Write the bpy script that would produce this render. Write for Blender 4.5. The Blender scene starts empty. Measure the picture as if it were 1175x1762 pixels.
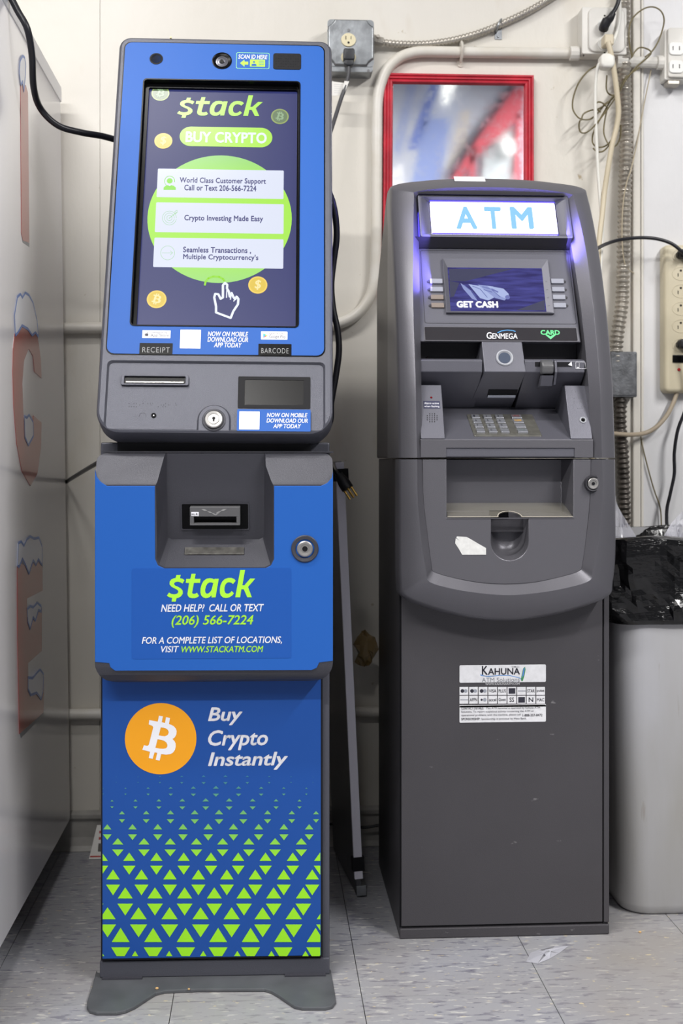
import bpy, bmesh, math, random
from mathutils import Vector, Matrix, noise
R = random.Random(7)
SC = bpy.context.scene
COL = SC.collection

# ---------------------------------------------------------------- camera
CAM_Y, CAM_Z, YAW, FPX, HZ = -2.825, 0.87, math.radians(3.5), 2150.0, 792.0
cam_d = bpy.data.cameras.new('camera'); cam = bpy.data.objects.new('camera', cam_d); COL.objects.link(cam)
cam.location = (0, CAM_Y, CAM_Z); cam.rotation_euler = (math.pi/2, 0, -YAW)
cam_d.sensor_fit = 'VERTICAL'; cam_d.sensor_height = 36.0; cam_d.sensor_width = 24.0
cam_d.lens = FPX/1762*36.0; cam_d.shift_y = -(881-HZ)/1762.0; cam_d.clip_start = .05
cam_d.dof.use_dof = True; cam_d.dof.focus_distance = 2.12; cam_d.dof.aperture_fstop = 6.3
SC.camera = cam

# ---------------------------------------------------------------- world, lights, exposure
w = bpy.data.worlds.new('world'); SC.world = w; w.use_nodes = True
w.node_tree.nodes['Background'].inputs[0].default_value = (.93, .96, 1, 1)
w.node_tree.nodes['Background'].inputs[1].default_value = .20
SC.view_settings.view_transform = 'Standard'; SC.view_settings.look = 'None'
SC.view_settings.exposure = 0.0; SC.view_settings.gamma = 1.0; SC.view_settings.use_curve_mapping = False

def area(name, loc, rot, sx, sy, power, col=(1, 1, 1)):
    l = bpy.data.lights.new(name, 'AREA'); l.shape = 'RECTANGLE'; l.size = sx; l.size_y = sy
    l.energy = power; l.color = col
    o = bpy.data.objects.new(name, l); COL.objects.link(o); o.location = loc; o.rotation_euler = rot
    return o
# two rows of fluorescent tubes over the left of the shop, one row to the right
area('tube_light', (-.95, -3.15, 2.93), (0, 0, 0), 1.6, .12, 104, (1, .985, .96))
area('tube_light', (-.90, -1.55, 2.93), (0, 0, 0), 1.4, .12, 44, (1, .98, .95))
area('tube_light', (2.0, -3.0, 2.93), (0, 0, 0), .14, 2.4, 150, (1, .985, .97))

# ---------------------------------------------------------------- colour helpers and materials
def lin(c): c /= 255.0; return c/12.92 if c <= .04045 else ((c+.055)/1.055)**2.4
def rgb(t): return (lin(t[0]), lin(t[1]), lin(t[2]), 1)
MATS = {}
def mat(name, c, rough=.5, metal=0, emit=0, var=0, vscale=30, bump=0, bscale=200, coat=0, c2=None, alpha=1, trans=0, ior=1.45, stretch=(1, 1, 1), spec=.5):
    if name in MATS: return MATS[name]
    m = bpy.data.materials.new(name); m.use_nodes = True; nt = m.node_tree; n = nt.nodes; L = nt.links
    b = n['Principled BSDF']
    b.inputs['Base Color'].default_value = rgb(c); b.inputs['Roughness'].default_value = rough
    b.inputs['Metallic'].default_value = metal; b.inputs['Coat Weight'].default_value = coat
    b.inputs['Coat Roughness'].default_value = .08; b.inputs['IOR'].default_value = ior
    b.inputs['Specular IOR Level'].default_value = spec; b.inputs['Alpha'].default_value = alpha; b.inputs['Transmission Weight'].default_value = trans
    if emit:
        b.inputs['Emission Color'].default_value = rgb(c); b.inputs['Emission Strength'].default_value = emit
        b.inputs['Base Color'].default_value = (0.01, 0.01, 0.01, 1)
    tc = n.new('ShaderNodeTexCoord'); mp = n.new('ShaderNodeMapping'); mp.inputs['Scale'].default_value = stretch
    L.new(tc.outputs['Object'], mp.inputs[0])
    if var:
        t = n.new('ShaderNodeTexNoise'); t.inputs['Scale'].default_value = vscale; t.inputs['Detail'].default_value = 6
        L.new(mp.outputs[0], t.inputs['Vector'])
        r = n.new('ShaderNodeValToRGB'); r.color_ramp.elements[0].position = .35; r.color_ramp.elements[1].position = .68
        a = c2 if c2 else tuple(x*(1-var) for x in c)
        r.color_ramp.elements[0].color = rgb(a); r.color_ramp.elements[1].color = rgb(c)
        L.new(t.outputs[0], r.inputs[0]); L.new(r.outputs[0], b.inputs['Base Color'])
    if bump:
        t = n.new('ShaderNodeTexNoise'); t.inputs['Scale'].default_value = bscale; t.inputs['Detail'].default_value = 3
        L.new(mp.outputs[0], t.inputs['Vector'])
        bp = n.new('ShaderNodeBump'); bp.inputs['Strength'].default_value = bump; bp.inputs['Distance'].default_value = .002
        L.new(t.outputs[0], bp.inputs['Height']); L.new(bp.outputs[0], b.inputs['Normal'])
    MATS[name] = m; return m

# ---------------------------------------------------------------- geometry helpers
class Frame:
    """A plane: origin o, axes ex (right), ey (up), ez (out of the surface), in the coordinates of a thing whose world matrix is M."""
    def __init__(s, M, o, ex, ey):
        s.M = M; s.o = Vector(o); s.ex = Vector(ex).normalized(); s.ey = Vector(ey).normalized(); s.ez = s.ex.cross(s.ey).normalized()
        inv = M.inverted(); s.C = inv @ Vector((0, CAM_Y, CAM_Z)); s.inv3 = inv.to_3x3()
    def P(s, a, b, c=0): return s.o + s.ex*a + s.ey*b + s.ez*c
    def px(s, u, v, c=0):       # measured in the photograph, brought onto this plane
        d = s.inv3 @ Vector((math.sin(YAW)+(u-587.5)/FPX*math.cos(YAW), math.cos(YAW)-(u-587.5)/FPX*math.sin(YAW), (HZ-v)/FPX))
        o = s.o + s.ez*c
        t = (o-s.C).dot(s.ez)/d.dot(s.ez); p = s.C + d*t - s.o
        return p.dot(s.ex), p.dot(s.ey)
    def rect(s, u0, v0, u1, v1, c=0):
        um, vm = (u0+u1)/2, (v0+v1)/2
        return s.px(u0, vm, c)[0], s.px(um, v1, c)[1], s.px(u1, vm, c)[0], s.px(um, v0, c)[1]
    def pts(s, l, c=0): return [s.px(u, v, c) for u, v in l]

class MB:
    def __init__(s): s.v = []; s.f = []
    def poly(s, pts):
        i = len(s.v); s.v += [Vector(p) for p in pts]; s.f.append(list(range(i, i+len(pts)))); return s
    def loft(s, loops, closed=True, caps=True):
        i = len(s.v); n = len(loops[0])
        for l in loops: s.v += [Vector(p) for p in l]
        for k in range(len(loops)-1):
            for j in range(n if closed else n-1):
                a = i+k*n+j; b = i+k*n+(j+1) % n
                s.f.append([a, b, b+n, a+n])
        if caps:
            s.f.append([i+j for j in range(n)][::-1]); s.f.append([i+(len(loops)-1)*n+j for j in range(n)])
        return s
    def prism(s, F, ol, c0, c1): return s.loft([[F.P(a, b, c0) for a, b in ol], [F.P(a, b, c1) for a, b in ol]])
    def box(s, F, a0, a1, b0, b1, c0, c1): return s.prism(F, [(a0, b0), (a1, b0), (a1, b1), (a0, b1)], c0, c1)
    def rbox(s, F, a0, b0, a1, b1, r, c0, c1, ch=0, seg=5):
        """rounded rectangle slab with a chamfered front edge of size ch"""
        lp = [[F.P(a, b, c0) for a, b in rrect(a0, b0, a1, b1, r, seg)]]
        if ch:
            for q in range(4):
                t = q/3*math.pi/2; e = ch*(1-math.cos(t)); 
                lp.append([F.P(a, b, c1-ch+ch*math.sin(t)) for a, b in rrect(a0+e, b0+e, a1-e, b1-e, max(r-e, .0002), seg)])
        else: lp.append([F.P(a, b, c1) for a, b in rrect(a0, b0, a1, b1, r, seg)])
        return s.loft(lp)
    def ring(s, F, ol, il, c0, c1):
        n = len(ol)
        L = [[F.P(a, b, c0) for a, b in ol], [F.P(a, b, c1) for a, b in ol], [F.P(a, b, c1) for a, b in il], [F.P(a, b, c0) for a, b in il]]
        L.append(L[0]); return s.loft(L, caps=False)
    def cyl(s, F, a, b, r, c0, c1, seg=28, r1=None, ry=None):
        r1 = r if r1 is None else r1; k = (ry/r) if ry else 1
        L = [[F.P(a+q*math.cos(2*math.pi*j/seg), b+q*k*math.sin(2*math.pi*j/seg), c) for j in range(seg)] for q, c in ((r, c0), (r1, c1))]
        return s.loft(L)
    def lathe(s, F, a, b, prof, seg=32):
        return s.loft([[F.P(a+q*math.cos(2*math.pi*j/seg), b+q*math.sin(2*math.pi*j/seg), c) for j in range(seg)] for q, c in prof])
    def tube(s, pts, r, seg=10, sub=6, rf=None, smooth=True, flat=1.0):
        P = spline(pts, sub) if smooth else [Vector(p) for p in pts]
        up = Vector((0, 0, 1)); loops = []; prev = None; dist = 0
        for k, p in enumerate(P):
            d = (P[min(k+1, len(P)-1)] - P[max(k-1, 0)]).normalized()
            if k: dist += (p-P[k-1]).length
            if prev is None:
                x = d.cross(Vector((0, 1, 0)) if abs(d.y) < .9 else up).normalized()
            else: x = (prev - d*prev.dot(d)).normalized()
            prev = x; y = d.cross(x)
            q = rf(dist) if rf else r
            loops.append([p + x*q*math.cos(2*math.pi*j/seg) + y*q*flat*math.sin(2*math.pi*j/seg) for j in range(seg)])
        return s.loft(loops)
    def stroke(s, F, pts, wd, c, closed=False):
        if closed: pts = list(pts)+[pts[0]]
        for (x0, y0), (x1, y1) in zip(pts[:-1], pts[1:]):
            L = math.hypot(x1-x0, y1-y0) or 1e-9; nx, ny = -(y1-y0)/L*wd/2, (x1-x0)/L*wd/2
            s.poly([F.P(x0+nx, y0+ny, c), F.P(x0-nx, y0-ny, c), F.P(x1-nx, y1-ny, c), F.P(x1+nx, y1+ny, c)])
        for x0, y0 in pts: s.poly([F.P(x0+wd/2*math.cos(t*math.pi/4), y0+wd/2*math.sin(t*math.pi/4), c) for t in range(8)])
        return s
    def build(s, name, m, parent=None, bev=0, smooth=False, seg=2, tri=False, keep=False):
        me = bpy.data.meshes.new(name)
        bm = bmesh.new(); vs = [bm.verts.new(p) for p in s.v]
        for f in s.f:
            try: bm.faces.new([vs[i] for i in f])
            except ValueError: pass
        if not keep:
            bmesh.ops.remove_doubles(bm, verts=bm.verts, dist=1e-6)
            bmesh.ops.recalc_face_normals(bm, faces=bm.faces)
        bm.to_mesh(me); bm.free()
        o = bpy.data.objects.new(name, me); COL.objects.link(o)
        if m: me.materials.append(m)
        if parent: o.parent = parent
        if bev: bevel(o, bev, seg)
        if smooth:
            for p in me.polygons: p.use_smooth = True
            me.set_sharp_from_angle(angle=math.radians(38))
        return o
def bevel(o, wd, seg=2):
    md = o.modifiers.new('bevel', 'BEVEL'); md.width = wd; md.segments = seg; md.limit_method = 'ANGLE'; md.angle_limit = math.radians(35)
    md.harden_normals = False
    return o
def bake(o):
    dg = bpy.context.evaluated_depsgraph_get(); me = bpy.data.meshes.new_from_object(o.evaluated_get(dg))
    old = o.data; o.modifiers.clear(); o.data = me; me.name = old.name; bpy.data.meshes.remove(old)
def cut(o, mb, op='DIFFERENCE'):
    c = mb.build('cutter', None, o.parent)
    md = o.modifiers.new('cut', 'BOOLEAN'); md.object = c; md.operation = op; md.solver = 'EXACT'
    bpy.context.view_layer.update(); bake(o)
    me = c.data; bpy.data.objects.remove(c); bpy.data.meshes.remove(me)
    return o
def flat_smooth(o, ang=38):
    for p in o.data.polygons: p.use_smooth = True
    o.data.set_sharp_from_angle(angle=math.radians(ang)); return o
def spline(pts, sub=6):
    P = [Vector(p) for p in pts]
    if len(P) < 3: return P
    P = [2*P[0]-P[1]] + P + [2*P[-1]-P[-2]]; out = []
    for i in range(1, len(P)-2):
        a, b, c, d = P[i-1:i+3]
        for k in range(sub):
            t = k/sub; out.append(.5*((2*b)+(c-a)*t+(2*a-5*b+4*c-d)*t*t+(3*b-a-3*c+d)*t**3))
    out.append(P[-2]); return out
def rrect(a0, b0, a1, b1, r, seg=5):
    r = min(r, (a1-a0)/2-1e-5, (b1-b0)/2-1e-5); o = []
    for cx, cy, s in ((a1-r, b0+r, -90), (a1-r, b1-r, 0), (a0+r, b1-r, 90), (a0+r, b0+r, 180)):
        for k in range(seg+1):
            t = math.radians(s+90*k/seg); o.append((cx+r*math.cos(t), cy+r*math.sin(t)))
    return o
def _curve_mesh(c):
    o = bpy.data.objects.new('tmp', c); COL.objects.link(o); dg = bpy.context.evaluated_depsgraph_get(); dg.update()
    me = bpy.data.meshes.new_from_object(o.evaluated_get(dg)); bpy.data.objects.remove(o)
    r = [v.co.copy() for v in me.vertices], [list(p.vertices) for p in me.polygons]
    bpy.data.meshes.remove(me); bpy.data.curves.remove(c); return r
def shape(F, loops, c):
    """flat shape with holes; loops in plane coordinates"""
    cu = bpy.data.curves.new('s', 'CURVE'); cu.dimensions = '2D'; cu.fill_mode = 'BOTH'
    for l in loops:
        sp = cu.splines.new('POLY'); sp.points.add(len(l)-1); sp.use_cyclic_u = True
        for p, (a, b) in zip(sp.points, l): p.co = (a*100, b*100, 0, 1)
    v, f = _curve_mesh(cu); mb = MB(); mb.v = [F.P(p.x/100, p.y/100, c) for p in v]; mb.f = f; return mb
def text(F, body, px, m, parent, c=.001, shear=0, bold=.0, name='lettering', sp=1.0, box=None, mb=None, word=1.0):
    """flat print: the words fitted to a measured rectangle of the surface"""
    cu = bpy.data.curves.new('t', 'FONT'); cu.body = body; cu.shear = shear; cu.offset = min(bold, 0); cu.space_character = sp
    cu.space_word = word; cu.resolution_u = 3; cu.align_x = 'CENTER' if '\n' in body else 'LEFT'
    v, f = _curve_mesh(cu)
    x0, x1 = min(p.x for p in v), max(p.x for p in v); y0, y1 = min(p.y for p in v), max(p.y for p in v)
    a0, b0, a1, b1 = box if box else F.rect(*px, c)
    own = mb is None
    if own: mb = MB()
    if bold > 0:            # heavier letters: a ribbon along every outline
        cnt = {}
        for g in f:
            for i in range(len(g)):
                e = tuple(sorted((g[i], g[(i+1) % len(g)]))); cnt[e] = cnt.get(e, 0)+1
        G = lambda x, y: F.P(a0+(x-x0+bold)/(x1-x0+2*bold)*(a1-a0), b0+(y-y0+bold)/(y1-y0+2*bold)*(b1-b0), c)
        for (i, j), q in cnt.items():
            if q != 1: continue
            p, r = v[i], v[j]; d = r-p; L = d.length
            if L < 1e-7: continue
            nx, ny = -d.y/L*bold, d.x/L*bold
            mb.poly([G(p.x+nx, p.y+ny), G(r.x+nx, r.y+ny), G(r.x-nx, r.y-ny), G(p.x-nx, p.y-ny)])
            mb.poly([G(p.x+bold*math.cos(t*math.pi/4), p.y+bold*math.sin(t*math.pi/4)) for t in range(8)])
        x0 -= bold; x1 += bold; y0 -= bold; y1 += bold
    i = len(mb.v)
    mb.v += [F.P(a0+(p.x-x0)/(x1-x0)*(a1-a0), b0+(p.y-y0)/(y1-y0)*(b1-b0), c) for p in v]; mb.f += [[q+i for q in g] for g in f]
    if own: return mb.build(name, m, parent, keep=False)
def root(name, label, cat, loc=(0, 0, 0), rz=0, group=None):
    o = bpy.data.objects.new(name, None); COL.objects.link(o); o.location = loc; o.rotation_euler = (0, 0, rz); o.empty_display_size = .1
    o['label'] = label; o['category'] = cat
    if group: o['group'] = group
    return o, Matrix.Translation(loc) @ Matrix.Rotation(rz, 4, 'Z')
def tag(o, label, cat, group=None):
    o['label'] = label; o['category'] = cat
    if group: o['group'] = group
    return o
def struct(o): o['kind'] = 'structure'; return o
I4 = Matrix.Identity(4)
WORLDF = lambda y: Frame(I4, (0, y, 0), (1, 0, 0), (0, 0, 1))
def U(u, v, y):               # photograph measurement brought to the vertical plane Y = y
    a, b = WORLDF(y).px(u, v); return Vector((a, y, b))

# ================================================================ room shell
def wall_mat(name, c, c2):
    m = mat(name, c, .42, var=.05, vscale=2.2, bump=.35, bscale=55, c2=c2, stretch=(1, 1, .5))
    nt = m.node_tree; n = nt.nodes; L = nt.links; b = n['Principled BSDF']
    src = b.inputs['Base Color'].links[0].from_socket
    def spots(scale, lo, hi, col, prev, st=(1, 1, 1)):
        tc = n.new('ShaderNodeTexCoord'); mp = n.new('ShaderNodeMapping'); mp.inputs['Scale'].default_value = st; L.new(tc.outputs['Object'], mp.inputs[0])
        t = n.new('ShaderNodeTexNoise'); t.inputs['Scale'].default_value = scale; t.inputs['Detail'].default_value = 4; L.new(mp.outputs[0], t.inputs['Vector'])
        r = n.new('ShaderNodeMapRange'); r.inputs[1].default_value = lo; r.inputs[2].default_value = hi; L.new(t.outputs[0], r.inputs[0])
        mx = n.new('ShaderNodeMix'); mx.data_type = 'RGBA'; L.new(r.outputs[0], mx.inputs[0]); L.new(prev, mx.inputs[6]); mx.inputs[7].default_value = rgb(col)
        return mx.outputs[2]
    s = spots(34, .70, .76, (168, 150, 118), src)
    s = spots(8, .60, .80, (205, 196, 180), s, (1, 1, .35))
    L.new(s, b.inputs['Base Color']); return m
M_wall = wall_mat('wall_paint_warm', (226, 222, 214), (216, 211, 201))
M_wall2 = wall_mat('wall_paint_cool', (222, 222, 224), (212, 211, 212))
M_pipe = mat('pipe_paint', (226, 223, 217), .35, var=.08, vscale=12, c2=(212, 206, 194))
WF = WORLDF(0)
wb = struct(MB().box(WF, -1.9, 2.3, 0, 3.0, -.12, -.012).build('wall_back', M_wall))
xs = [-1.9, WF.px(172, 60)[0], WF.px(640, 900)[0]+.9, 2.3]
xtrim = WF.px(1092, 300)[0]; xs[2] = xtrim
for k, (x0, x1) in enumerate(zip(xs[:-1], xs[1:])):
    p = MB().box(WF, x0+.0003, x1-.0003, 0, 3.0, -.012, 0).build('wall_panel', M_wall2 if k == 2 else M_wall, wb, bev=.0005); 
t = struct(MB().box(WF, xtrim-.007, xtrim+.011, .08, 3.0, 0, .010).build('trim_1', M_wall, bev=.003))
t = struct(MB().box(WF, xtrim+.014, xtrim+.020, .08, 3.0, 0, .004).build('trim_2', M_wall, bev=.002))
# cove base
prof = [(0, 0), (.020, 0), (.014, .012), (.010, .03), (.010, .066), (.016, .072), (.016, .082), (.004, .088), (0, .088)]
bb = MB().loft([[Vector((x, -.0005-y, z)) for y, z in prof] for x in (-1.9, 2.3)])
struct(bb.build('baseboard_back', mat('base_vinyl', (186, 183, 178), .4, var=.25, vscale=9), bev=.002))

def floor_mat():
    m = mat('vinyl_tile', (178, 176, 178), .3); nt = m.node_tree; n = nt.nodes; L = nt.links; b = n['Principled BSDF']
    tc = n.new('ShaderNodeTexCoord'); oi = n.new('ShaderNodeObjectInfo')
    base = None
    r = n.new('ShaderNodeMapRange'); r.inputs[3].default_value = .94; r.inputs[4].default_value = 1.03; L.new(oi.outputs['Random'], r.inputs[0])
    rgbn = n.new('ShaderNodeRGB'); rgbn.outputs[0].default_value = rgb((151, 152, 158))
    vm = n.new('ShaderNodeVectorMath'); vm.operation = 'SCALE'; L.new(rgbn.outputs[0], vm.inputs[0]); L.new(r.outputs[0], vm.inputs['Scale'])
    cur = vm.outputs[0]
    for sc, lo, hi, col, st in ((60, .56, .64, (118, 118, 130), (.45, 1.6, 1)), (75, .60, .66, (194, 193, 190), (.45, 1.6, 1)), (130, .645, .68, (80, 80, 102), (.3, 1.5, 1)), (1.6, .5, .8, (150, 144, 138), (1, 1, 1)), (90, .67, .70, (190, 178, 150), (.6, 1.3, 1))):
        mp = n.new('ShaderNodeMapping'); mp.inputs['Scale'].default_value = st; mp.inputs['Location'].default_value = (sc*.13, sc*.31, 0)
        L.new(tc.outputs['Object'], mp.inputs[0])
        t = n.new('ShaderNodeTexNoise'); t.inputs['Scale'].default_value = sc; t.inputs['Detail'].default_value = 4; L.new(mp.outputs[0], t.inputs['Vector'])
        q = n.new('ShaderNodeMapRange'); q.inputs[1].default_value = lo; q.inputs[2].default_value = hi; L.new(t.outputs[0], q.inputs[0])
        mx = n.new('ShaderNodeMix'); mx.data_type = 'RGBA'; L.new(q.outputs[0], mx.inputs[0]); L.new(cur, mx.inputs[6]); mx.inputs[7].default_value = rgb(col); cur = mx.outputs[2]
    L.new(cur, b.inputs['Base Color'])
    t = n.new('ShaderNodeTexNoise'); t.inputs['Scale'].default_value = 12; t.inputs['Detail'].default_value = 5; L.new(tc.outputs['Object'], t.inputs['Vector'])
    q = n.new('ShaderNodeMapRange'); q.inputs[3].default_value = .24; q.inputs[4].default_value = .48; L.new(t.outputs[0], q.inputs[0]); L.new(q.outputs[0], b.inputs['Roughness'])
    return m
M_tile = floor_mat()
fl = struct(MB().box(Frame(I4, (0, 0, 0), (1, 0, 0), (0, 1, 0)), -2.0, 2.4, -6.5, .0, -.06, -.003).build('floor', mat('tile_joint', (52, 50, 50), .9)))
TS = .3048; X0 = .1565
FF = Frame(I4, (0, 0, 0), (1, 0, 0), (0, 1, 0))
for i in range(-6, 7):
    for j in range(0, 21 if -3 < i < 5 else 12):
        x = X0+i*TS; y = -.002-(j+1)*TS+.11
        y1 = min(y+TS-.0004, -.0005)
        MB().box(FF, x+.0007, x+TS-.0007, y+.0004, y1, -.003, R.uniform(-.0002, 0)).build('floor_tile', M_tile, fl)
FC = Frame(I4, (0, 0, 3.0), (1, 0, 0), (0, 1, 0))
struct(MB().box(FC, -2.0, 2.4, -6.5, 0, 0, .08).build('ceiling', mat('ceiling_paint', (214, 214, 212), .8)))

# ================================================================ crypto kiosk
M_shell = mat('kiosk_shell_grey', (84, 85, 94), .38, metal=.35, bump=.25, bscale=900)
M_shelld = mat('kiosk_shell_dark', (66, 66, 73), .36, metal=.25, bump=.25, bscale=900)
M_blk = mat('black_gloss', (9, 9, 11), .25, spec=.12)
M_blkm = mat('black_matte', (20, 20, 24), .55, spec=.25)
M_blue = mat('kiosk_blue', (34, 90, 172), .45, spec=.3, bump=.06, bscale=60)
M_blue2 = mat('kiosk_blue_decal', (28, 82, 164), .4, spec=.4)  # decal's own blue, also taken down a little for shade low on the kiosk
M_blue3 = mat('kiosk_blue_door_shaded', (26, 74, 150), .45, spec=.35)  # panel blue darkened for the weaker light low on the pedestal
M_lime = mat('lime_print', (168, 232, 60), .4)
M_white = mat('white_print', (236, 236, 242), .4)
M_orange = mat('orange_print', (238, 160, 24), .4)
M_chrome = mat('chrome', (168, 166, 164), .42, metal=.85)
M_steel = mat('brushed_steel', (150, 150, 152), .32, metal=.9, var=.15, vscale=60)
M_braille = mat('braille_dot', (45, 45, 52), .5)

kiosk, KM = root('crypto_kiosk', 'tall blue cryptocurrency kiosk with tilted touch screen, left of the grey machine', 'kiosk', (-.0837, -.720, 0), math.radians(-1.2))
K0 = Frame(KM, (0, 0, 0), (1, 0, 0), (0, 0, 1))
KD = Frame(KM, (0, -.010, 0), (1, 0, 0), (0, 0, 1))
KF = Frame(KM, (0, -.066, 0), (1, 0, 0), (0, 0, 1))
TL = math.radians(19.0); RO = math.radians(-.45)
ey0 = Vector((0, math.sin(TL), math.cos(TL))); ex0 = Vector((1, 0, 0))
KH = Frame(KM, (0, -.066, .91), ex0*math.cos(RO)+ey0*math.sin(RO), ey0*math.cos(RO)-ex0*math.sin(RO))

# floor plate
KB = Frame(KM, (0, 0, .0), (1, 0, 0), (0, 1, 0))
op = [(166, 1668), (158, 1698), (150, 1722), (149, 1731), (154, 1738), (166, 1741), (200, 1741), (216, 1738), (232, 1731), (255, 1716), (268, 1708), (284, 1704), (340, 1701.5), (455, 1701), (466, 1704), (478, 1711), (494, 1722), (506, 1730), (520, 1733), (560, 1733), (572, 1730), (578, 1722), (576, 1708), (569, 1668)]
pp = KB.pts(op, .006); pp = [(pp[0][0]+.004, .02)] + pp + [(pp[-1][0]-.004, .02)]
pl = MB().prism(KB, pp[::-1], 0, .006).build('floor_plate', mat('plate_grey', (92, 94, 98), .45, metal=.1, var=.14, vscale=16), kiosk, bev=.0015)
x0 = K0.px(173, 1400)[0]; x1 = K0.px(567, 1400)[0]
body = MB().box(K0, x0, x1, .030, .90, -.40, 0).build('pedestal', M_shell, kiosk, bev=.003)
MB().box(K0, x0-.001, x1, .006, .034, -.40, .004).build('base_rail', M_shell, kiosk, bev=.002)
MB().box(K0, K0.px(177, 1670)[0], K0.px(246, 1670)[0], .006, .0085, .004, .012).build('rail_flange', M_shelld, kiosk)
MB().box(K0, K0.px(490, 1670)[0], K0.px(560, 1670)[0], .006, .0085, .004, .012).build('rail_flange', M_shelld, kiosk)
a0, b0, a1, b1 = KD.rect(174, 1168, 555, 1650)
MB().box(KD, a0, a1, b0, .56, -.0095, -.001).build('door_edge', M_blkm, kiosk)
d0, e0, d1, e1 = KD.rect(176, 1168, 552, 1647)
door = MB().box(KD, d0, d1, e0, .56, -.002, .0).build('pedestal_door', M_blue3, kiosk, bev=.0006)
a, b = KD.px(276.5, 1271); rr = (KD.px(338, 1271)[0]-KD.px(215, 1271)[0])/2
disc = MB().cyl(KD, a, b, rr, 0, .0004, 64).build('coin_disc', M_orange, door)
def cropl(l, ox, oy, s): return [(ox+x/s, oy+y/s) for x, y in l]
BO = cropl([(418,285),(525,305),(540,230),(590,238),(575,312),(615,322),(630,248),(680,258),(665,335),(700,347),(728,365),(752,392),(763,425),(758,470),(740,503),(710,525),(736,550),(750,582),(751,620),(742,660),(718,696),(680,716),(630,722),(568,715),(548,798),(498,788),(518,700),(484,692),(460,775),(410,765),(428,685),(330,660),(350,602),(385,610),(402,608),(412,596),(466,385),(464,368),(452,356),(410,340)], 200, 1200, 7.34)
BH1 = cropl([(562,378),(600,383),(632,393),(654,412),(663,438),(656,465),(638,481),(615,489),(580,487),(538,478)], 200, 1200, 7.34)
BH2 = cropl([(522,528),(570,535),(610,550),(636,572),(646,600),(644,625),(626,643),(595,648),(550,646),(495,635)], 200, 1200, 7.34)
shape(KD, [KD.pts(BO), KD.pts(BH1), KD.pts(BH2)], .0008).build('coin_symbol', M_white, disc)
def BSYM(F, cx, cy, r, c):      # the same mark at another size: centre and radius in plane units
    k = r/61.5
    return shape(F, [[(cx+(u-276.5)*k, cy-(v-1271)*k) for u, v in l] for l in (BO, BH1, BH2)], c)
for wd, bx in (('Buy', (358, 1217, 417, 1248)), ('Crypto', (358, 1256, 461, 1291)), ('Instantly', (358, 1294, 495, 1325))):
    text(KD, wd, bx, M_white, door, .0005, .22, .022)
# printed triangles, fading up the door
def tri_mat():
    m = mat('triangle_print', (150, 218, 40), .4); nt = m.node_tree; n = nt.nodes; L = nt.links; b = n['Principled BSDF']
    tc = n.new('ShaderNodeTexCoord'); s = n.new('ShaderNodeSeparateXYZ'); L.new(tc.outputs['Object'], s.inputs[0])
    r = n.new('ShaderNodeMapRange'); r.inputs[1].default_value = K0.px(370, 1480)[1]; r.inputs[2].default_value = K0.px(370, 1330)[1]; L.new(s.outputs[2], r.inputs[0])
    cr = n.new('ShaderNodeValToRGB'); e = cr.color_ramp.elements; e[0].color = rgb((150, 222, 36)); e[1].color = rgb((44, 108, 150)); q = e.new(.45); q.color = rgb((118, 186, 92)); q = e.new(.75); q.color = rgb((84, 150, 128))
    L.new(r.outputs[0], cr.inputs[0]); L.new(cr.outputs[0], b.inputs['Base Color']); return m
rows = [(1337, 8, 4), (1357, 10.6, 5), (1379, 12, 6), (1401, 14.4, 8), (1427, 16, 10), (1453, 18.8, 11), (1481, 20.2, 14.2), (1513, 22.8, 17), (1545.7, 25.5, 19), (1581.5, 27.8, 20.5), (1620.8, 30.6, 24.5), (1663, 33, 27)]
mb = MB()
def clip(poly, lo, hi, ax):
    for sgn, lim in ((1, lo), (-1, hi)):
        out = []
        for i in range(len(poly)):
            p, q = poly[i-1], poly[i]; ip = sgn*(p[ax]-lim) >= 0; iq = sgn*(q[ax]-lim) >= 0
            if ip != iq:
                t = (lim-p[ax])/(q[ax]-p[ax]); out.append((p[0]+(q[0]-p[0])*t, p[1]+(q[1]-p[1])*t))
            if iq: out.append(q)
        poly = out
        if not poly: return poly
    return poly
for k, (vb, wd, ht) in enumerate(rows):
    s = 37.6+(vb-1337)*(55.9-37.6)/(1620.8-1337); ph = .365 if k % 2 == 0 else .865
    for j in range(-7, 9):
        u = 299+(j+ph)*s
        f = 1.0
        if vb < 1440: f = max(.25, 1-abs(u-375)/180*(1440-vb)/130*1.1)
        wj, hj = wd*f, ht*f; gap = 9.0 if vb > 1500 else 8.5
        for up in (1, 0):
            if up: P = [(u-wj/2, vb), (u+wj/2, vb), (u, vb-hj)]
            else: P = [(u-wj*.53, vb+gap), (u, vb+gap+hj*1.08), (u+wj*.53, vb+gap)]
            P = clip(clip(P, 176.6, 551, 0), 1200, 1645, 1)
            if len(P) > 2 and (max(p[0] for p in P) > 177.5): mb.poly([KD.P(*KD.px(x, y), .0005) for x, y in P])
o = mb.build('triangle_pattern', tri_mat(), door); o['kind'] = 'stuff'

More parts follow.
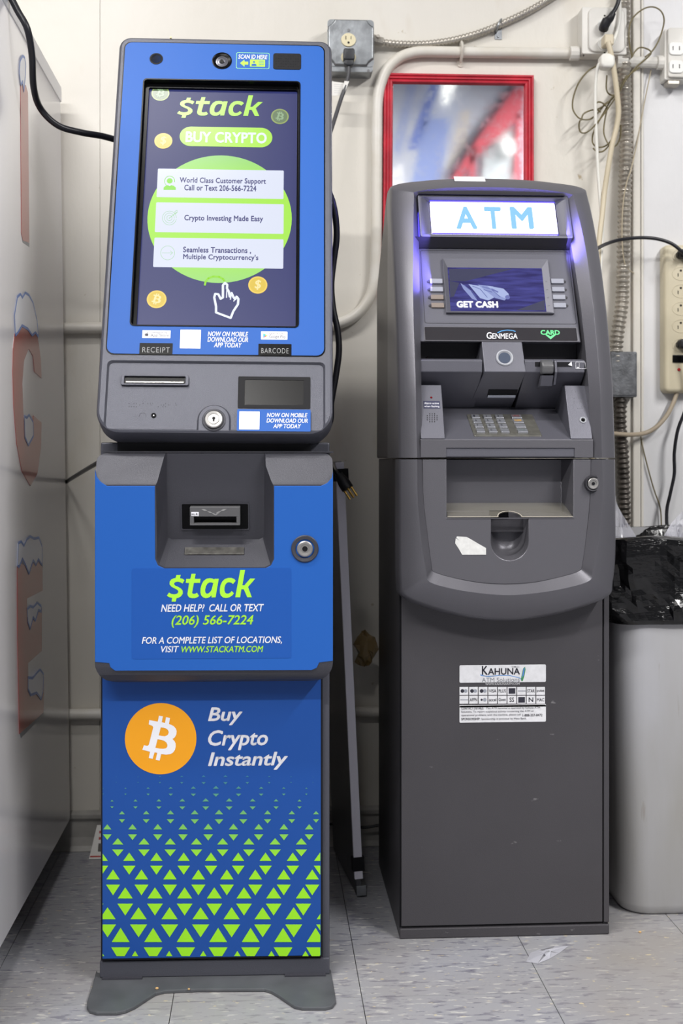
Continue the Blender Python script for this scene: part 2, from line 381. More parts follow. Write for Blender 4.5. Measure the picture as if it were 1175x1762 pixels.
# ---- fascia with bill acceptor
fx0, fx1 = KF.px(163.3, 980)[0], KF.px(572.8, 980)[0]
zt, zb, zs = KF.px(368, 780)[1], KF.px(368, 1178)[1], KF.px(368, 835)[1]
S = Frame(KM, (0, 0, 0), (0, -1, 0), (0, 0, 1))     # side profile: a = towards the viewer, b = up
prof = [(0, zb+.012), (.02, zb+.002), (.038, zb), (.052, zb+.006), (.061, zb+.016), (.066, zb+.030), (.066, zs+.001), (.062, zs+.006), (.046, zt-.004), (.042, zt), (0, zt)]
fas = MB().loft([[Vector((x, -a, b)) for a, b in prof] for x in (fx0, fx1)]).build('fascia', M_shelld, kiosk)
ol = []
for cx, cy, r, s in ((fx1, zb, .036, -90), (fx1, zt, .014, 0), (fx0, zt, .014, 90), (fx0, zb, .036, 180)):
    sx = -1 if cx == fx1 else 1; sy = 1 if cy == zb else -1
    for k in range(9):
        t = math.radians(s+90*k/8); ol.append((cx+sx*r+r*math.cos(t), cy+sy*r+r*math.sin(t)))
cut(fas, MB().prism(K0, ol, -.05, .2), 'INTERSECT')
front = KF.pts([(283, 770), (459, 770), (470, 835), (470, 961), (465, 971), (455, 976), (284, 976), (274, 971), (269, 961), (268, 835)])
cc = (-.026, -.026, -.036, -.0495, -.0505, -.051, -.051, -.0505, -.0495, -.036)
ip = [(287, 770), (456, 770), (454.5, 835), (454.5, 918), (452, 925), (445, 928), (296, 928), (290, 925), (287.5, 918), (287, 835)]
inner = [KF.P(*KF.px(u, v, c), c) for (u, v), c in zip(ip, cc)]
outer = [KF.P(a, b, 0) for a, b in front]
ahead = [o_ + (o_-i_)*.25 for o_, i_ in zip(outer, inner)]
cut(fas, MB().loft([ahead, inner]))
flat_smooth(fas, 30); bevel(fas, .0014, 2)
bl = [(163.6, 1139), (188, 1141), (190, 1148), (198, 1154), (536, 1153), (545, 1149), (549, 1140), (572.6, 1137), (572.8, 812), (571, 822), (563, 831), (552, 836), (471.5, 836), (471.5, 962), (466, 973), (456, 978), (283, 978), (272, 973), (267, 962), (266.5, 836), (184, 836), (173, 829), (166, 820), (163.6, 808)]
cov = MB().prism(KF, KF.pts(bl)[::-1], -.004, .0012).build('blue_cover', M_blue, kiosk, bev=.0006)
dc = KF.rect(227, 977.5, 501, 1133)
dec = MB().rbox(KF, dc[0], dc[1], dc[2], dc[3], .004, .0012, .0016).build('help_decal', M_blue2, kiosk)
LOGO = [[[(160,110),(212,110),(203,148),(235,155),(258,172),(235,212),(210,198),(180,190),(150,193),(133,205),(131,220),(145,235),(180,250),(215,270),(236,295),(238,330),(215,362),(185,378),(160,384),(152,424),(100,424),(108,380),(75,373),(42,355),(68,317),(95,332),(130,338),(165,332),(180,318),(182,300),(170,285),(130,265),(95,245),(76,222),(76,190),(95,165),(125,150),(150,146)]],
 [[(345,98),(396,98),(384,157),(456,157),(449,205),(374,205),(356,300),(352,318),(358,330),(375,334),(395,330),(412,320),(437,358),(415,374),(385,384),(350,384),(318,376),(300,356),(295,330),(300,300),(316,205),(273,205),(281,157),(330,157)]],
 [[(680,157),(640,376),(590,376),(592,352),(570,370),(545,382),(515,384),(485,374),(463,350),(454,315),(456,270),(470,220),(495,180),(530,156),(570,150),(605,155),(622,166),(628,157)],[(612,208),(590,200),(565,200),(540,215),(522,245),(512,285),(514,315),(528,332),(550,330),(572,315),(590,290),(600,255)]],
 [[(888,182),(855,220),(835,205),(805,198),(780,205),(760,228),(750,260),(750,295),(758,320),(775,333),(800,332),(825,318),(838,300),(866,330),(845,355),(810,376),(770,384),(735,378),(708,358),(694,325),(692,285),(700,235),(722,190),(755,160),(795,148),(835,148),(870,160)]],
 [[(944,55),(1003,55),(970,235),(995,235),(1068,155),(1128,157),(1040,255),(1086,376),(1030,376),(988,282),(958,282),(943,376),(882,376)]]]
def logo(F, px, m, parent, c):
    a0, b0, a1, b1 = F.rect(*px, c)
    for g in LOGO:
        shape(F, [[(a0+(x-42)/1086*(a1-a0), b1-(y-55)/369*(b1-b0)) for x, y in l] for l in g], c).build('logo_letter', m, parent)
logo(KF, (287, 981, 439, 1035), M_lime, dec, .0020)
text(KF, 'NEED HELP?  CALL OR TEXT', (277, 1039.5, 454, 1052.5), M_white, dec, .002, .22, .016)
text(KF, '(206) 566-7224', (295, 1058.5, 436, 1080), M_lime, dec, .002, .22, .016)
text(KF, 'FOR A COMPLETE LIST OF LOCATIONS,', (244, 1095.5, 485, 1109), M_white, dec, .002, .22, .014)
text(KF, 'VISIT', (277, 1111.5, 308, 1122.5), M_white, dec, .002, .22, .014)
text(KF, 'WWW.STACKATM.COM', (312, 1111.5, 453, 1122.5), M_lime, dec, .002, .22, .016)
# lock of the fascia
a, b = KF.px(524.5, 944); q = KF.px(548, 944)[0]-a
lk = MB().lathe(KF, a, b, [(q, .0), (q, .003), (q*.93, .0045), (q*.70, .0035), (q*.68, -.0005)]).build('lock_collar', M_shelld, kiosk, smooth=True)
MB().lathe(KF, a, b, [(q*.58, .002), (q*.58, .0060), (q*.50, .0075), (q*.34, .0070), (q*.33, .0060), (q*.12, .0062)], 36).build('lock_barrel', M_chrome, lk, smooth=True)
MB().cyl(KF, a, b, q*.20, .0060, .0068, 16).build('keyhole', M_blkm, lk)
# bill acceptor
zi1 = KF.px(370, 835, -.036)[1]; zi0 = KF.px(370, 928, -.0505)[1]
KI = Frame(KM, (0, -.066+.0505, zi0), (1, 0, 0), (0, -.0145, zi1-zi0))
a0, b0, a1, b1 = KI.rect(311, 865, 429, 912)
acc = MB().ring(KI, rrect(a0, b0, a1, b1, .003), rrect(a0+.002, b0+.002, a1-.002, b1-.002, .002), -.002, .0014).build('bill_acceptor', M_shelld, kiosk)
MB().rbox(KI, a0+.001, b0+.001, a1-.001, b1-.001, .002, -.002, .0006).build('acceptor_well', M_blk, acc)
a0, b0, a1, b1 = KI.rect(326.5, 873, 413, 889, .014)
c0_, d0_, c1_, d1_ = KI.rect(326.5, 889, 413, 903, .014)
mbx = MB().box(KI, a0, a1, b0, b1, 0, .014).box(KI, a0, a0+.0065, d0_, b0, 0, .015).box(KI, a1-.006, a1, d0_, b0, 0, .015).box(KI, a0, a1, d0_-.0005, d0_+.0022, 0, .017)
mbx.build('acceptor_bezel', mat('acceptor_grey', (92, 92, 94), .4), acc, bev=.0007)
mb = MB()
M_acc = mat('acceptor_light', (150, 150, 150), .4)
for l in ([(346, 876), (352, 876), (357, 879), (351, 879)], [(390, 876), (384, 876), (379, 879), (385, 879)], [(356, 880), (361, 880), (366, 882.5), (361, 882.5)], [(381, 880), (376, 880), (371, 882.5), (376, 882.5)], [(364, 883), (370.5, 887), (377, 883), (373, 883), (370.5, 885), (368, 883)]):
    mb.poly([KI.P(*KI.px(u, v, .0144), .0144) for u, v in l])
mb.build('arrow_marks', M_acc, acc)
r_ = KI.rect(329, 881, 342, 888, .0145); sk = MB().rbox(KI, *r_, .0004, .014, .0146).build('small_sticker', M_white, acc)
sk['label'] = 'tiny white sticker with handwriting on the bill acceptor'
text(KI, 'm.4.', (330, 882.5, 341, 887), M_blkm, acc, .0149, 0, .0)
KL = Frame(KM, (0, -.066, KF.px(370, 976)[1]), (1, 0, 0), (0, .0505, zi0-KF.px(370, 976)[1]))
r_ = KL.rect(318, 943, 420, 955); MB().rbox(KL, *r_, .0005, -.001, .0022).build('slot_plate', mat('plate_tape', (112, 110, 106), .3, metal=.5, var=.3, vscale=70), kiosk, bev=.0004)

# ---- head with the screen
hb = KH.px(368, 746)[1]; ht = KH.px(380, 66)[1]; hx0 = KH.px(163.5, 735)[0]; hx1 = KH.px(573, 735)[0]
hs = []
def hol(e, r0=.040, r1=.022):
    L = []
    for cx, cy, r, s in ((hx1, hb, r0, -90), (hx1, ht, r1, 0), (hx0, ht, r1, 90), (hx0, hb, r0, 180)):
        sx = -1 if cx == hx1 else 1; sy = 1 if cy == hb else -1
        for k in range(9):
            t = math.radians(s+90*k/8); L.append((cx+sx*r+(r-e)*math.cos(t), cy+sy*r+(r-e)*math.sin(t)))
    return L
head = MB().loft([[KH.P(a, b, c) for a, b in hol(e)] for e, c in ((.020, -.085), (.006, -.070), (0, -.045), (0, -.006), (.0016, -.002), (.005, 0))]).build('head_shell', M_shell, kiosk)
sr = KH.rect(230, 137, 513.5, 562)
sx0, sx1 = KH.px(237, 350)[0], KH.px(513.5, 350)[0]
sb, st = KH.px(372, 561)[1], KH.px(378, 140)[1]
SR = rrect(sx0, sb, sx1, st, .006)
cut(head, MB().prism(KH, SR, -.022, .02))
# sunk lower panel with the arch round the lock
g0 = KH.px(370, 741)[1]; g1 = KH.px(370, 621)[1]; gx0 = KH.px(180, 690)[0]; gx1 = KH.px(560, 690)[0]
la, lb = KH.px(368, 722)
lr = (KH.px(394, 720)[0]-KH.px(343, 720)[0])/2
def arch(e, d):
    L = [(gx0+e+.006, g0+e)]
    L = []
    r = .008
    # start lower left, go along the bottom to the arch, round it and on
    L += [(la-lr-e, g0+e)]
    L += [(la-(lr+e)*math.cos(math.pi*k/12), lb+(lr+e)*math.sin(math.pi*k/12)) for k in range(13)]
    L += [(la+lr+e, g0+e)]
    for cx, cy, s in ((gx1-e-r, g0+e+r, -90), (gx1-e-r, g1-e-r, 0), (gx0+e+r, g1-e-r, 90), (gx0+e+r, g0+e+r, 180)):
        for k in range(5):
            t = math.radians(s+90*k/4); L.append((cx+r*math.cos(t), cy+r*math.sin(t)))
    return L
cut(head, MB().loft([[KH.P(a, b, c) for a, b in arch(e, 0)] for e, c in ((-.001, .003), (.0005, 0.0), (.0035, -.0045))]))
flat_smooth(head, 28)
MB().loft([[Vector((x, y, z)) for y, z in ((.01, .895), (.30, .895), (.33, 1.45), (.29, 1.56), (.22, 1.56))] for x in (-.15, .15)]).build('rear_housing', M_shelld, kiosk, bev=.004)
MB().box(K0, -.16, .16, .88, .93, -.20, .02).build('neck', M_blkm, kiosk)
tf = K0.px(575, 776)[1]
MB().box(K0, fx0+.006, fx1+.002, zt+.001, zt+.0035, -.30, .035).build('top_plate', M_shelld, kiosk)
# blue face panel
c0 = .0008
px0, px1 = KH.px(183.5, 606)[0], KH.px(557.5, 606)[0]
pb, pt = KH.px(370, 610.5)[1], KH.px(380, 76.5)[1]
MB().rbox(KH, px0-.002, pb-.002, px1+.002, pt+.002, .014, -.001, .0005).build('panel_outline', M_blk, kiosk)
bpn = MB().rbox(KH, px0, pb, px1, pt, .013, -.0005, .0012).build('face_panel', M_blue, kiosk)
for nm in ('panel_outline', ):
    cut(bpy.data.objects[nm], MB().prism(KH, SR, -.05, .05))
cut(bpn, MB().prism(KH, SR, -.05, .05))
# bezel of the screen
i0 = rrect(sx0+.0075, sb+.004, sx1-.0035, st-.009, .003)
bz = MB().loft([[KH.P(a, b, .0022) for a, b in rrect(sx0-.0022, sb-.0022, sx1+.0022, st+.0022, .007)], [KH.P(a, b, .0022) for a, b in SR],
                [KH.P(a, b, -.009) for a, b in rrect(sx0+.002, sb+.0015, sx1-.0015, st-.002, .005)], [KH.P(a, b, -.009) for a, b in i0], [KH.P(a, b, -.0175) for a, b in i0]], caps=False)
bz.build('screen_bezel', M_blk, kiosk, smooth=True)
def smat(n, c, e=.95): return mat('screen_'+n, c, .25, emit=e)
def screen_base():
    m = bpy.data.materials.new('screen_glass_lit'); m.use_nodes = True; b = m.node_tree.nodes['Principled BSDF']
    b.inputs['Base Color'].default_value = rgb((14, 14, 30)); b.inputs['Roughness'].default_value = .34; b.inputs['Specular IOR Level'].default_value = .25
    b.inputs['Emission Color'].default_value = rgb((50, 56, 112)); b.inputs['Emission Strength'].default_value = .9
    return m
scr = MB().box(KH, sx0+.003, sx1-.003, sb+.001, st-.003, -.0175, -.0148).build('touch_screen', screen_base(), kiosk)
CS = -.0146
def KT(body, px, m, **k): text(KH, body, px, m, scr, CS+.0009, **k)
S_lime = smat('lime', (178, 240, 72)); S_card = smat('card', (226, 232, 250)); S_navy = smat('navy', (58, 58, 122)); S_white = smat('white', (240, 246, 255))
logo(KH, (305, 163, 452, 204), S_lime, scr, CS+.0005)
r_ = KH.rect(309, 219, 468.5, 252.5, CS); MB().rbox(KH, *r_, 1, CS, CS+.0003, seg=10).build('button', S_lime, scr)
KT('BUY CRYPTO', (319.5, 227, 459, 246), S_white, bold=.032, sp=1.03)
def circ_mat():
    m = mat('screen_circle', (170, 230, 70), .25, emit=.95); nt = m.node_tree; n = nt.nodes; L = nt.links
    tc = n.new('ShaderNodeTexCoord'); s = n.new('ShaderNodeSeparateXYZ'); L.new(tc.outputs['Generated'], s.inputs[0])
    cr = n.new('ShaderNodeValToRGB'); e = cr.color_ramp.elements; e[0].color = rgb((160, 226, 122)); e[1].color = rgb((152, 218, 120)); e.new(.22).color = rgb((172, 240, 78)); e.new(.75).color = rgb((170, 240, 70))
    L.new(s.outputs[2], cr.inputs[0]); L.new(cr.outputs[0], n['Principled BSDF'].inputs['Emission Color']); return m
r_ = KH.rect(253.5, 267.5, 502, 487, CS); MB().cyl(KH, (r_[0]+r_[2])/2, (r_[1]+r_[3])/2, (r_[2]-r_[0])/2, CS, CS+.0002, 72, ry=(r_[3]-r_[1])/2).build('circle_graphic', circ_mat(), scr)
for bx in ((270.5, 292, 488, 341), (267.5, 350, 488, 401), (264.5, 410.5, 487.5, 461)):
    MB().rbox(KH, *KH.rect(*bx, CS), .002, CS, CS+.0005).build('text_card', S_card, scr)
for body, bx in (('World Class Customer Support', (309, 306, 457.5, 318)), ('Call or Text 206-566-7224', (317, 318.5, 441, 328.5)), ('Crypto Investing Made Easy', (317, 370.5, 452.5, 383)),
                 ('Seamless Transactions ,', (315, 425, 432, 436.5)), ("Multiple Cryptocurrency's", (315, 437.5, 444.5, 449.5))):
    KT(body, bx, S_navy, bold=.024, sp=1.04)
S_ic = smat('icon', (150, 216, 130)); S_icl = smat('icon_lime', (140, 226, 60))
mb = MB(); uv = lambda u, v: KH.px(u, v, CS)
k1 = uv(301, 0)[0]
def arc(cx, cy, r, t0, t1, n=24): return [uv(cx+r*math.cos(math.radians(t0+(t1-t0)*i/n)), cy-r*math.sin(math.radians(t0+(t1-t0)*i/n))) for i in range(n+1)]
mb.cyl(KH, *uv(292, 311.5), .0052, CS, CS+.0008, 20)
mb.stroke(KH, arc(292, 312, 8.6, -10, 190), .0011, CS+.0009); mb.stroke(KH, arc(292, 312, 9, 190, 290, 8), .0008, CS+.0009)
mb.prism(KH, [uv(*p) for p in ((281.5, 327), (302.5, 327), (302.5, 323), (299, 320), (294.5, 319), (292, 321), (289, 319), (285, 320), (281.5, 323))], CS, CS+.0008)
mb.build('support_icon', S_icl, scr)
mb = MB()
for r in (12, 8.5, 4.5): mb.stroke(KH, arc(291.5, 375.5, r, 0, 350, 28), .0006, CS+.0009)
mb.stroke(KH, [uv(291, 376), uv(304, 366)], .0009, CS+.0009); mb.stroke(KH, [uv(301, 368.5), uv(301, 364), uv(305, 362), uv(305, 366), uv(301, 368.5)], .0006, CS+.0009)
mb.build('target_icon', S_ic, scr)
mb = MB(); mb.stroke(KH, arc(288.5, 435.5, 12, 0, 360, 28), .0006, CS+.0009); mb.stroke(KH, [uv(279, 435.5), uv(297, 435.5)], .0006, CS+.0009); mb.stroke(KH, [uv(293, 432), uv(297, 435.5), uv(293, 439)], .0006, CS+.0009)
mb.build('arrow_icon', S_ic, scr)
S_gold = smat('gold', (232, 200, 66)); S_gold2 = smat('gold_mark', (255, 238, 170)); S_dim = smat('coin_dim', (104, 128, 92)); S_dim2 = smat('coin_dim_mark', (150, 180, 140)); S_rim = smat('gold_rim', (250, 214, 90)); S_dimr = smat('coin_dim_rim', (150, 170, 96))
for cx, cy, ru, rv, kind, dim in ((276, 160.5, 15.5, 12, 'B', 1), (481.5, 200.5, 15.3, 13.3, 'B', 1), (281, 242.5, 15.5, 13.3, '$', 0), (443.5, 490.5, 16.5, 15.3, '$', 0), (269.5, 515, 17, 15.3, 'B', 0)):
    x, y = uv(cx, cy); ra = uv(cx+ru, cy)[0]-x
    cn = MB().cyl(KH, x, y, ra, CS, CS+.0003, 32).build('coin_graphic', S_dimr if dim else S_rim, scr)
    MB().cyl(KH, x, y, ra*.84, CS, CS+.0005, 32).build('coin_face', S_dim if dim else S_gold, scr)
    if kind == 'B': BSYM(KH, x, y, ra*1.0, CS+.0008).build('coin_symbol', S_dim2 if dim else S_gold2, scr)
    else: text(KH, '$', None, S_gold2, scr, CS+.0008, .1, .02, 'coin_symbol', box=(x-ra*.33, y-ra*.58, x+ra*.33, y+ra*.58))
hp = cropl([(592, 506), (656, 530), (668, 500), (688, 470), (690, 446), (682, 436), (676, 448), (668, 438), (660, 420), (652, 436), (648, 414), (640, 400), (641, 384), (631, 376), (622, 386), (622, 440), (612, 446), (602, 426), (588, 424), (584, 440), (592, 480)], 140, 340, 2.554)
mb = MB(); mb.stroke(KH, [uv(*p) for p in hp], .0040, CS+.0009, closed=True)
mb.stroke(KH, [uv(*p) for p in cropl([(640, 398), (638, 440)], 140, 340, 2.554)], .002, CS+.0009); mb.stroke(KH, [uv(*p) for p in cropl([(660, 420), (655, 448)], 140, 340, 2.554)], .002, CS+.0009); mb.stroke(KH, [uv(*p) for p in cropl([(678, 438), (670, 456)], 140, 340, 2.554)], .002, CS+.0009)
mb.build('hand_cursor', S_white, scr)
mb = MB(); mb.stroke(KH, [uv(*p) for p in cropl([(543, 384), (546, 370), (558, 355), (580, 347), (605, 349), (622, 358), (628, 366)], 140, 340, 2.554)], .0036, CS+.0007); mb.build('progress_arc', smat('arc', (150, 226, 40)), scr)

# things on the face panel
P0 = .0012
x, y = KH.px(269, 102); q = KH.px(280.5, 102)[0]-x
cu = MB().lathe(KH, x, y, [(q, P0), (q, P0+.0006), (q*.8, P0-.0002+.001), (q*.7, P0)]).build('sensor', M_blkm, kiosk, smooth=True)
x, y = KH.px(382, 105.5); q = KH.px(399, 105)[0]-x
cm = MB().lathe(KH, x, y, [(q, P0), (q, P0+.0009), (q*.93, P0+.0011), (q*.86, P0+.0003), (q*.2, P0+.0002)], 36).build('camera_window', M_blk, kiosk, smooth=True)
MB().lathe(KH, x, y-.002, [(q*.62, P0), (q*.62, P0+.001), (q*.5, P0+.0013), (q*.44, P0+.0006), (q*.3, P0+.0009), (q*.26, P0+.0004)]).build('camera_lens', mat('lens_grey', (96, 96, 104), .25, metal=.4), cm, smooth=True)
MB().cyl(KH, x, y-.002, q*.2, P0, P0+.0018, 16).build('lens_glass', M_blk, cm)
bx = KH.rect(406.5, 91.5, 463.5, 119)
bd = MB().ring(KH, rrect(*bx, .003), rrect(bx[0]+.0008, bx[1]+.0008, bx[2]-.0008, bx[3]-.0008, .0024), P0-.0005, P0+.0002).build('scan_id_badge', mat('badge_line', (150, 226, 140), .4), kiosk)
text(KH, 'SCAN ID HERE', (410, 94, 460, 101.5), M_white, bd, P0+.0004, .15, .016)
mb = MB(); kx = lambda l: [KH.px(u, v) for u, v in l]
mb.prism(KH, kx([(413, 109.5), (420.5, 103.5), (420.5, 107), (427, 107), (427, 112), (420.5, 112), (420.5, 115.5)]), P0, P0+.0003)
mb.rbox(KH, *KH.rect(430, 103.5, 456, 115.5), .0006, P0, P0+.0003); mb.build('scan_icon', M_lime, bd)
mb = MB(); mb.cyl(KH, *KH.px(437, 107.5), .0018, P0, P0+.0006, 14); mb.prism(KH, kx([(432.5, 114.5), (441.5, 114.5), (441, 111.5), (438.5, 110.5), (435.5, 110.5), (433, 111.5)]), P0, P0+.0006)
for v in (106, 109, 112): mb.prism(KH, kx([(445, v+.5), (454, v+.5), (454, v-.4), (445, v-.4)]), P0, P0+.0006)
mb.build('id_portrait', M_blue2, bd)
bx = KH.rect(470, 93, 518, 120.5)
sp = MB().rbox(KH, *bx, .0045, P0-.0005, P0+.0010, .0004).build('speaker_grille', M_blkm, kiosk)
mb = MB()
for i in range(10):
    for j in range(5):
        if (i*3+j) % 4 == 0: continue
        mb.cyl(KH, bx[0]+(bx[2]-bx[0])*(i+1.2)/11.4, bx[1]+(bx[3]-bx[1])*(j+1)/6, .00065, P0+.0009, P0+.0013, 8)
mb.build('grille_hole', mat('hole_black', (4, 4, 5), .9), sp)
for bx, nm in (((240, 591, 297, 614), 'RECEIPT'), ((444.5, 592.5, 501.5, 615), 'BARCODE')):
    r_ = KH.rect(*bx); r_ = (r_[0], pb-.001, r_[2], r_[3])
    lp = MB().rbox(KH, *r_, .001, P0-.001, P0+.0004).build('slot_label', M_blk, kiosk)
    text(KH, nm, (bx[0]+5, bx[1]+6.5, bx[2]-5, bx[1]+15.5), mat('grey_print', (150, 150, 152), .4), lp, P0+.0006, 0, -.008, sp=1.15)
for bx, a_, b_ in (((245, 569, 293.5, 582.5), 'App Store', 'Download on the'), ((449, 571, 494.5, 585), 'Google Play', 'GET IT ON')):
    bg = MB().rbox(KH, *KH.rect(*bx), .001, P0-.0005, P0+.0003).build('store_badge', M_white, kiosk)
    text(KH, a_, (bx[0]+14, bx[1]+5.5, bx[2]-3, bx[3]-1.8), mat('dark_print', (70, 70, 84), .4), bg, P0+.0006, 0, .0)
    text(KH, b_, (bx[0]+14, bx[1]+2, bx[2]-6, bx[1]+4.6), mat('dark_print', (70, 70, 84), .4), bg, P0+.0006)
    if a_ == 'App Store':
        mb = MB(); x, y = KH.px(bx[0]+7.5, bx[1]+7.6); mb.cyl(KH, x-.0010, y, .0021, P0, P0+.0006, 14, ry=.0026); mb.cyl(KH, x+.0010, y, .0021, P0, P0+.0006, 14, ry=.0026)
        mb.prism(KH, [(x, y+.0028), (x+.0004, y+.0042), (x+.0018, y+.0046), (x+.0014, y+.0034)], P0, P0+.0006); mb.build('fruit_mark', mat('dark_print', (70, 70, 84)), bg)
    else:
        x, y = KH.px(bx[0]+4, bx[1]+7.3)
        for l, cc_ in (([(0, .004), (0, -.004), (.0035, 0)], (60, 170, 220)), ([(0, .004), (.0035, 0), (.005, .0015)], (70, 190, 110)), ([(0, -.004), (.005, -.0015), (.0035, 0)], (230, 70, 80)), ([(.0035, 0), (.005, -.0015), (.0072, 0), (.005, .0015)], (240, 190, 60))):
            MB().prism(KH, [(x+p, y+s_) for p, s_ in l], P0, P0+.0006).build('play_mark', mat('pm%d' % cc_[0], cc_), bg)
MB().rbox(KH, *KH.rect(310, 568, 345.5, 600), .0006, P0-.0005, P0+.0003).build('white_square', M_white, kiosk)
for bx, l in (((357.5, 570.5, 427, 579), 'NOW ON MOBILE'), ((357, 580, 427, 588.5), 'DOWNLOAD OUR'), ((368, 589.5, 416, 598), 'APP TODAY')):
    text(KH, l, bx, M_white, bpn, P0+.0003, .2, .02)
# lower panel of the head: its floor lies 4.5 mm down
Q = -.0045
KQ = Frame(KM, KH.P(0, 0, Q), KH.ex, KH.ey)
bx = KQ.rect(208.5, 646.5, 325, 664.5)
rs = MB().ring(KQ, rrect(*bx, .003), rrect(bx[0]+.0055, bx[1]+.0028, bx[2]-.0055, bx[3]-.0028, .0015), -.001, .0048).build('receipt_slot', M_shell, kiosk, bev=.0008)
MB().box(KQ, bx[0]+.004, bx[2]-.004, bx[1]+.002, bx[3]-.002, -.001, .0006).build('slot_mouth', M_blk, rs)
MB().box(KQ, bx[0]+.0085, bx[2]-.0085, bx[1]+.0048, bx[1]+.0066, .0, .004).build('slot_lip', mat('lip_metal', (190, 186, 180), .3, metal=.6), rs)
mb = MB()
R2 = random.Random(3)
for g, n in ((222, 5), (246, 5), (272, 5), (302, 3)):
    for i in range(n):
        for j in range(3):
            if R2.random() < .5: mb.cyl(KQ, *KQ.px(g+i*4.2+(j % 2)*1.2, 694+j*2.9), .0006, -.0005, .0007, 8)
mb.build('braille_dots', M_braille, kiosk)
MB().lathe(KQ, *KQ.px(264.5, 715), [(.0042, 0), (.0042, .0012), (.0034, .0016), (.0026, .0004)], 20).build('audio_jack', M_blkm, kiosk, smooth=True)
MB().cyl(KQ, *KQ.px(264.5, 715), .0011, 0, .001, 10).build('jack_core', M_steel, kiosk)
mb = MB(); c_ = KQ.px(245.5, 716); mb.stroke(KQ, [(c_[0]+.0055*math.cos(math.radians(t)), c_[1]+.0055*math.sin(math.radians(t))) for t in range(-20, 201, 15)], .0008, .0004); mb.build('headphone_icon', M_shelld, kiosk)
lk = MB().lathe(KH, la, lb-.001, [(.0195, -.002), (.0195, .0006), (.0182, .0016), (.0166, .0016), (.0160, .0006)], 36).build('lock_collar', M_shelld, kiosk, smooth=True)
MB().lathe(KH, la, lb-.001, [(.0150, 0), (.0150, .0046), (.0136, .0062), (.0098, .0056), (.0094, .0044), (.0088, .0044), (.0084, .0060), (.004, .0062)], 40).build('lock_barrel', M_chrome, lk, smooth=True)
MB().rbox(KH, la-.0012, lb-.0055, la+.0012, lb+.0020, .001, .0050, .0066).cyl(KH, la, lb, .0026, .0050, .0068, 14).build('keyhole', M_blkm, lk)
bx = KQ.rect(409.5, 648.5, 534, 703)
sw = MB().ring(KQ, rrect(*bx, .002), rrect(bx[0]+.011, bx[1]+.006, bx[2]-.011, bx[3]-.006, .0005), -.0005, .0010).build('barcode_scanner', M_blkm, kiosk)
MB().box(KQ, bx[0]+.009, bx[2]-.009, bx[1]+.004, bx[3]-.004, -.0005, .0004).build('scanner_glass', mat('scanner_glass', (26, 25, 25), .25, spec=.2), sw)
bx = KQ.rect(407.5, 704.5, 534.5, 742, .005)
sb_ = MB().rbox(KQ, bx[0], bx[1], bx[2], bx[3], .002, -.0005, .0050).build('app_sticker', M_blue, kiosk)
MB().rbox(KQ, *KQ.rect(411.5, 708, 446.5, 739, .005), .0006, .0040, .0053).build('white_square', M_white, sb_)
for l, b_ in (('NOW ON MOBILE', (459, 710.5, 529, 718)), ('DOWNLOAD OUR', (458.5, 720, 529.5, 727.5)), ('APP TODAY', (470, 729.5, 518, 737))):
    text(KQ, l, b_, M_white, sb_, .0053, .2, .02)
MB().box(KH, KH.px(292, 67)[0], KH.px(295, 67)[0], ht-.002, ht+.0015, -.004, .0008).build('chip_mark', mat('chip', (210, 196, 160), .7), kiosk)

# ================================================================ grey cash machine
M_atm = mat('atm_grey', (104, 103, 109), .38, metal=.45, bump=.12, bscale=700)
M_atm_in = mat('atm_grey_inner', (98, 98, 107), .42, metal=.35, bump=.15, bscale=700)
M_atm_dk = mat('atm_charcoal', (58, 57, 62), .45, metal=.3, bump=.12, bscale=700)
def cab_mat():
    m = mat('atm_cabinet', (78, 76, 80), .42, metal=.3, var=.06, vscale=4, bump=.15, bscale=600); nt = m.node_tree; n = nt.nodes; L = nt.links; b = n['Principled BSDF']
    src = b.inputs['Base Color'].links[0].from_socket; tc = n.new('ShaderNodeTexCoord')
    t = n.new('ShaderNodeTexNoise'); t.inputs['Scale'].default_value = 42; t.inputs['Detail'].default_value = 5
    mp = n.new('ShaderNodeMapping'); mp.inputs['Scale'].default_value = (.6, 1, 1.2); L.new(tc.outputs['Object'], mp.inputs[0]); L.new(mp.outputs[0], t.inputs['Vector'])
    r = n.new('ShaderNodeMapRange'); r.inputs[1].default_value = .715; r.inputs[2].default_value = .76; r.inputs[4].default_value = .7; L.new(t.outputs[0], r.inputs[0])
    mx = n.new('ShaderNodeMix'); mx.data_type = 'RGBA'; L.new(r.outputs[0], mx.inputs[0]); L.new(src, mx.inputs[6]); mx.inputs[7].default_value = rgb((150, 148, 150)); L.new(mx.outputs[2], b.inputs['Base Color'])
    return m
M_cab = cab_mat()
atm, AM = root('cash_machine', 'grey cash machine with lit blue ATM sign, standing right of the blue kiosk', 'cash machine', (.436, -.563, 0))
A0 = Frame(AM, (0, 0, 0), (1, 0, 0), (0, 0, 1))
PR = [(.55, -.048), (.60, -.057), (.66, -.062), (.80, -.063), (.873, -.060), (1.0, -.046), (1.07, -.028), (1.15, -.002), (1.23, .034), (1.32, .080), (1.38, .112), (1.42, .132)]
def PY(z):
    if z <= PR[0][0]: return PR[0][1]
    for (z0, y0), (z1, y1) in zip(PR[:-1], PR[1:]):
        if z <= z1: return y0+(y1-y0)*(z-z0)/(z1-z0)
    return PR[-1][1]
SURF = lambda x, z, off: Vector((x, PY(z)-off, z))
def mirror(l): return l + [(-x, z) for x, z in reversed(l[:-1])]
def dens(l, n=5):
    q = spline([Vector((x, z, 0)) for x, z in l], n); return [(p.x, p.y) for p in q]
def ushape(rows_, caps=False):
    return MB().loft(rows_, closed=False, caps=False)
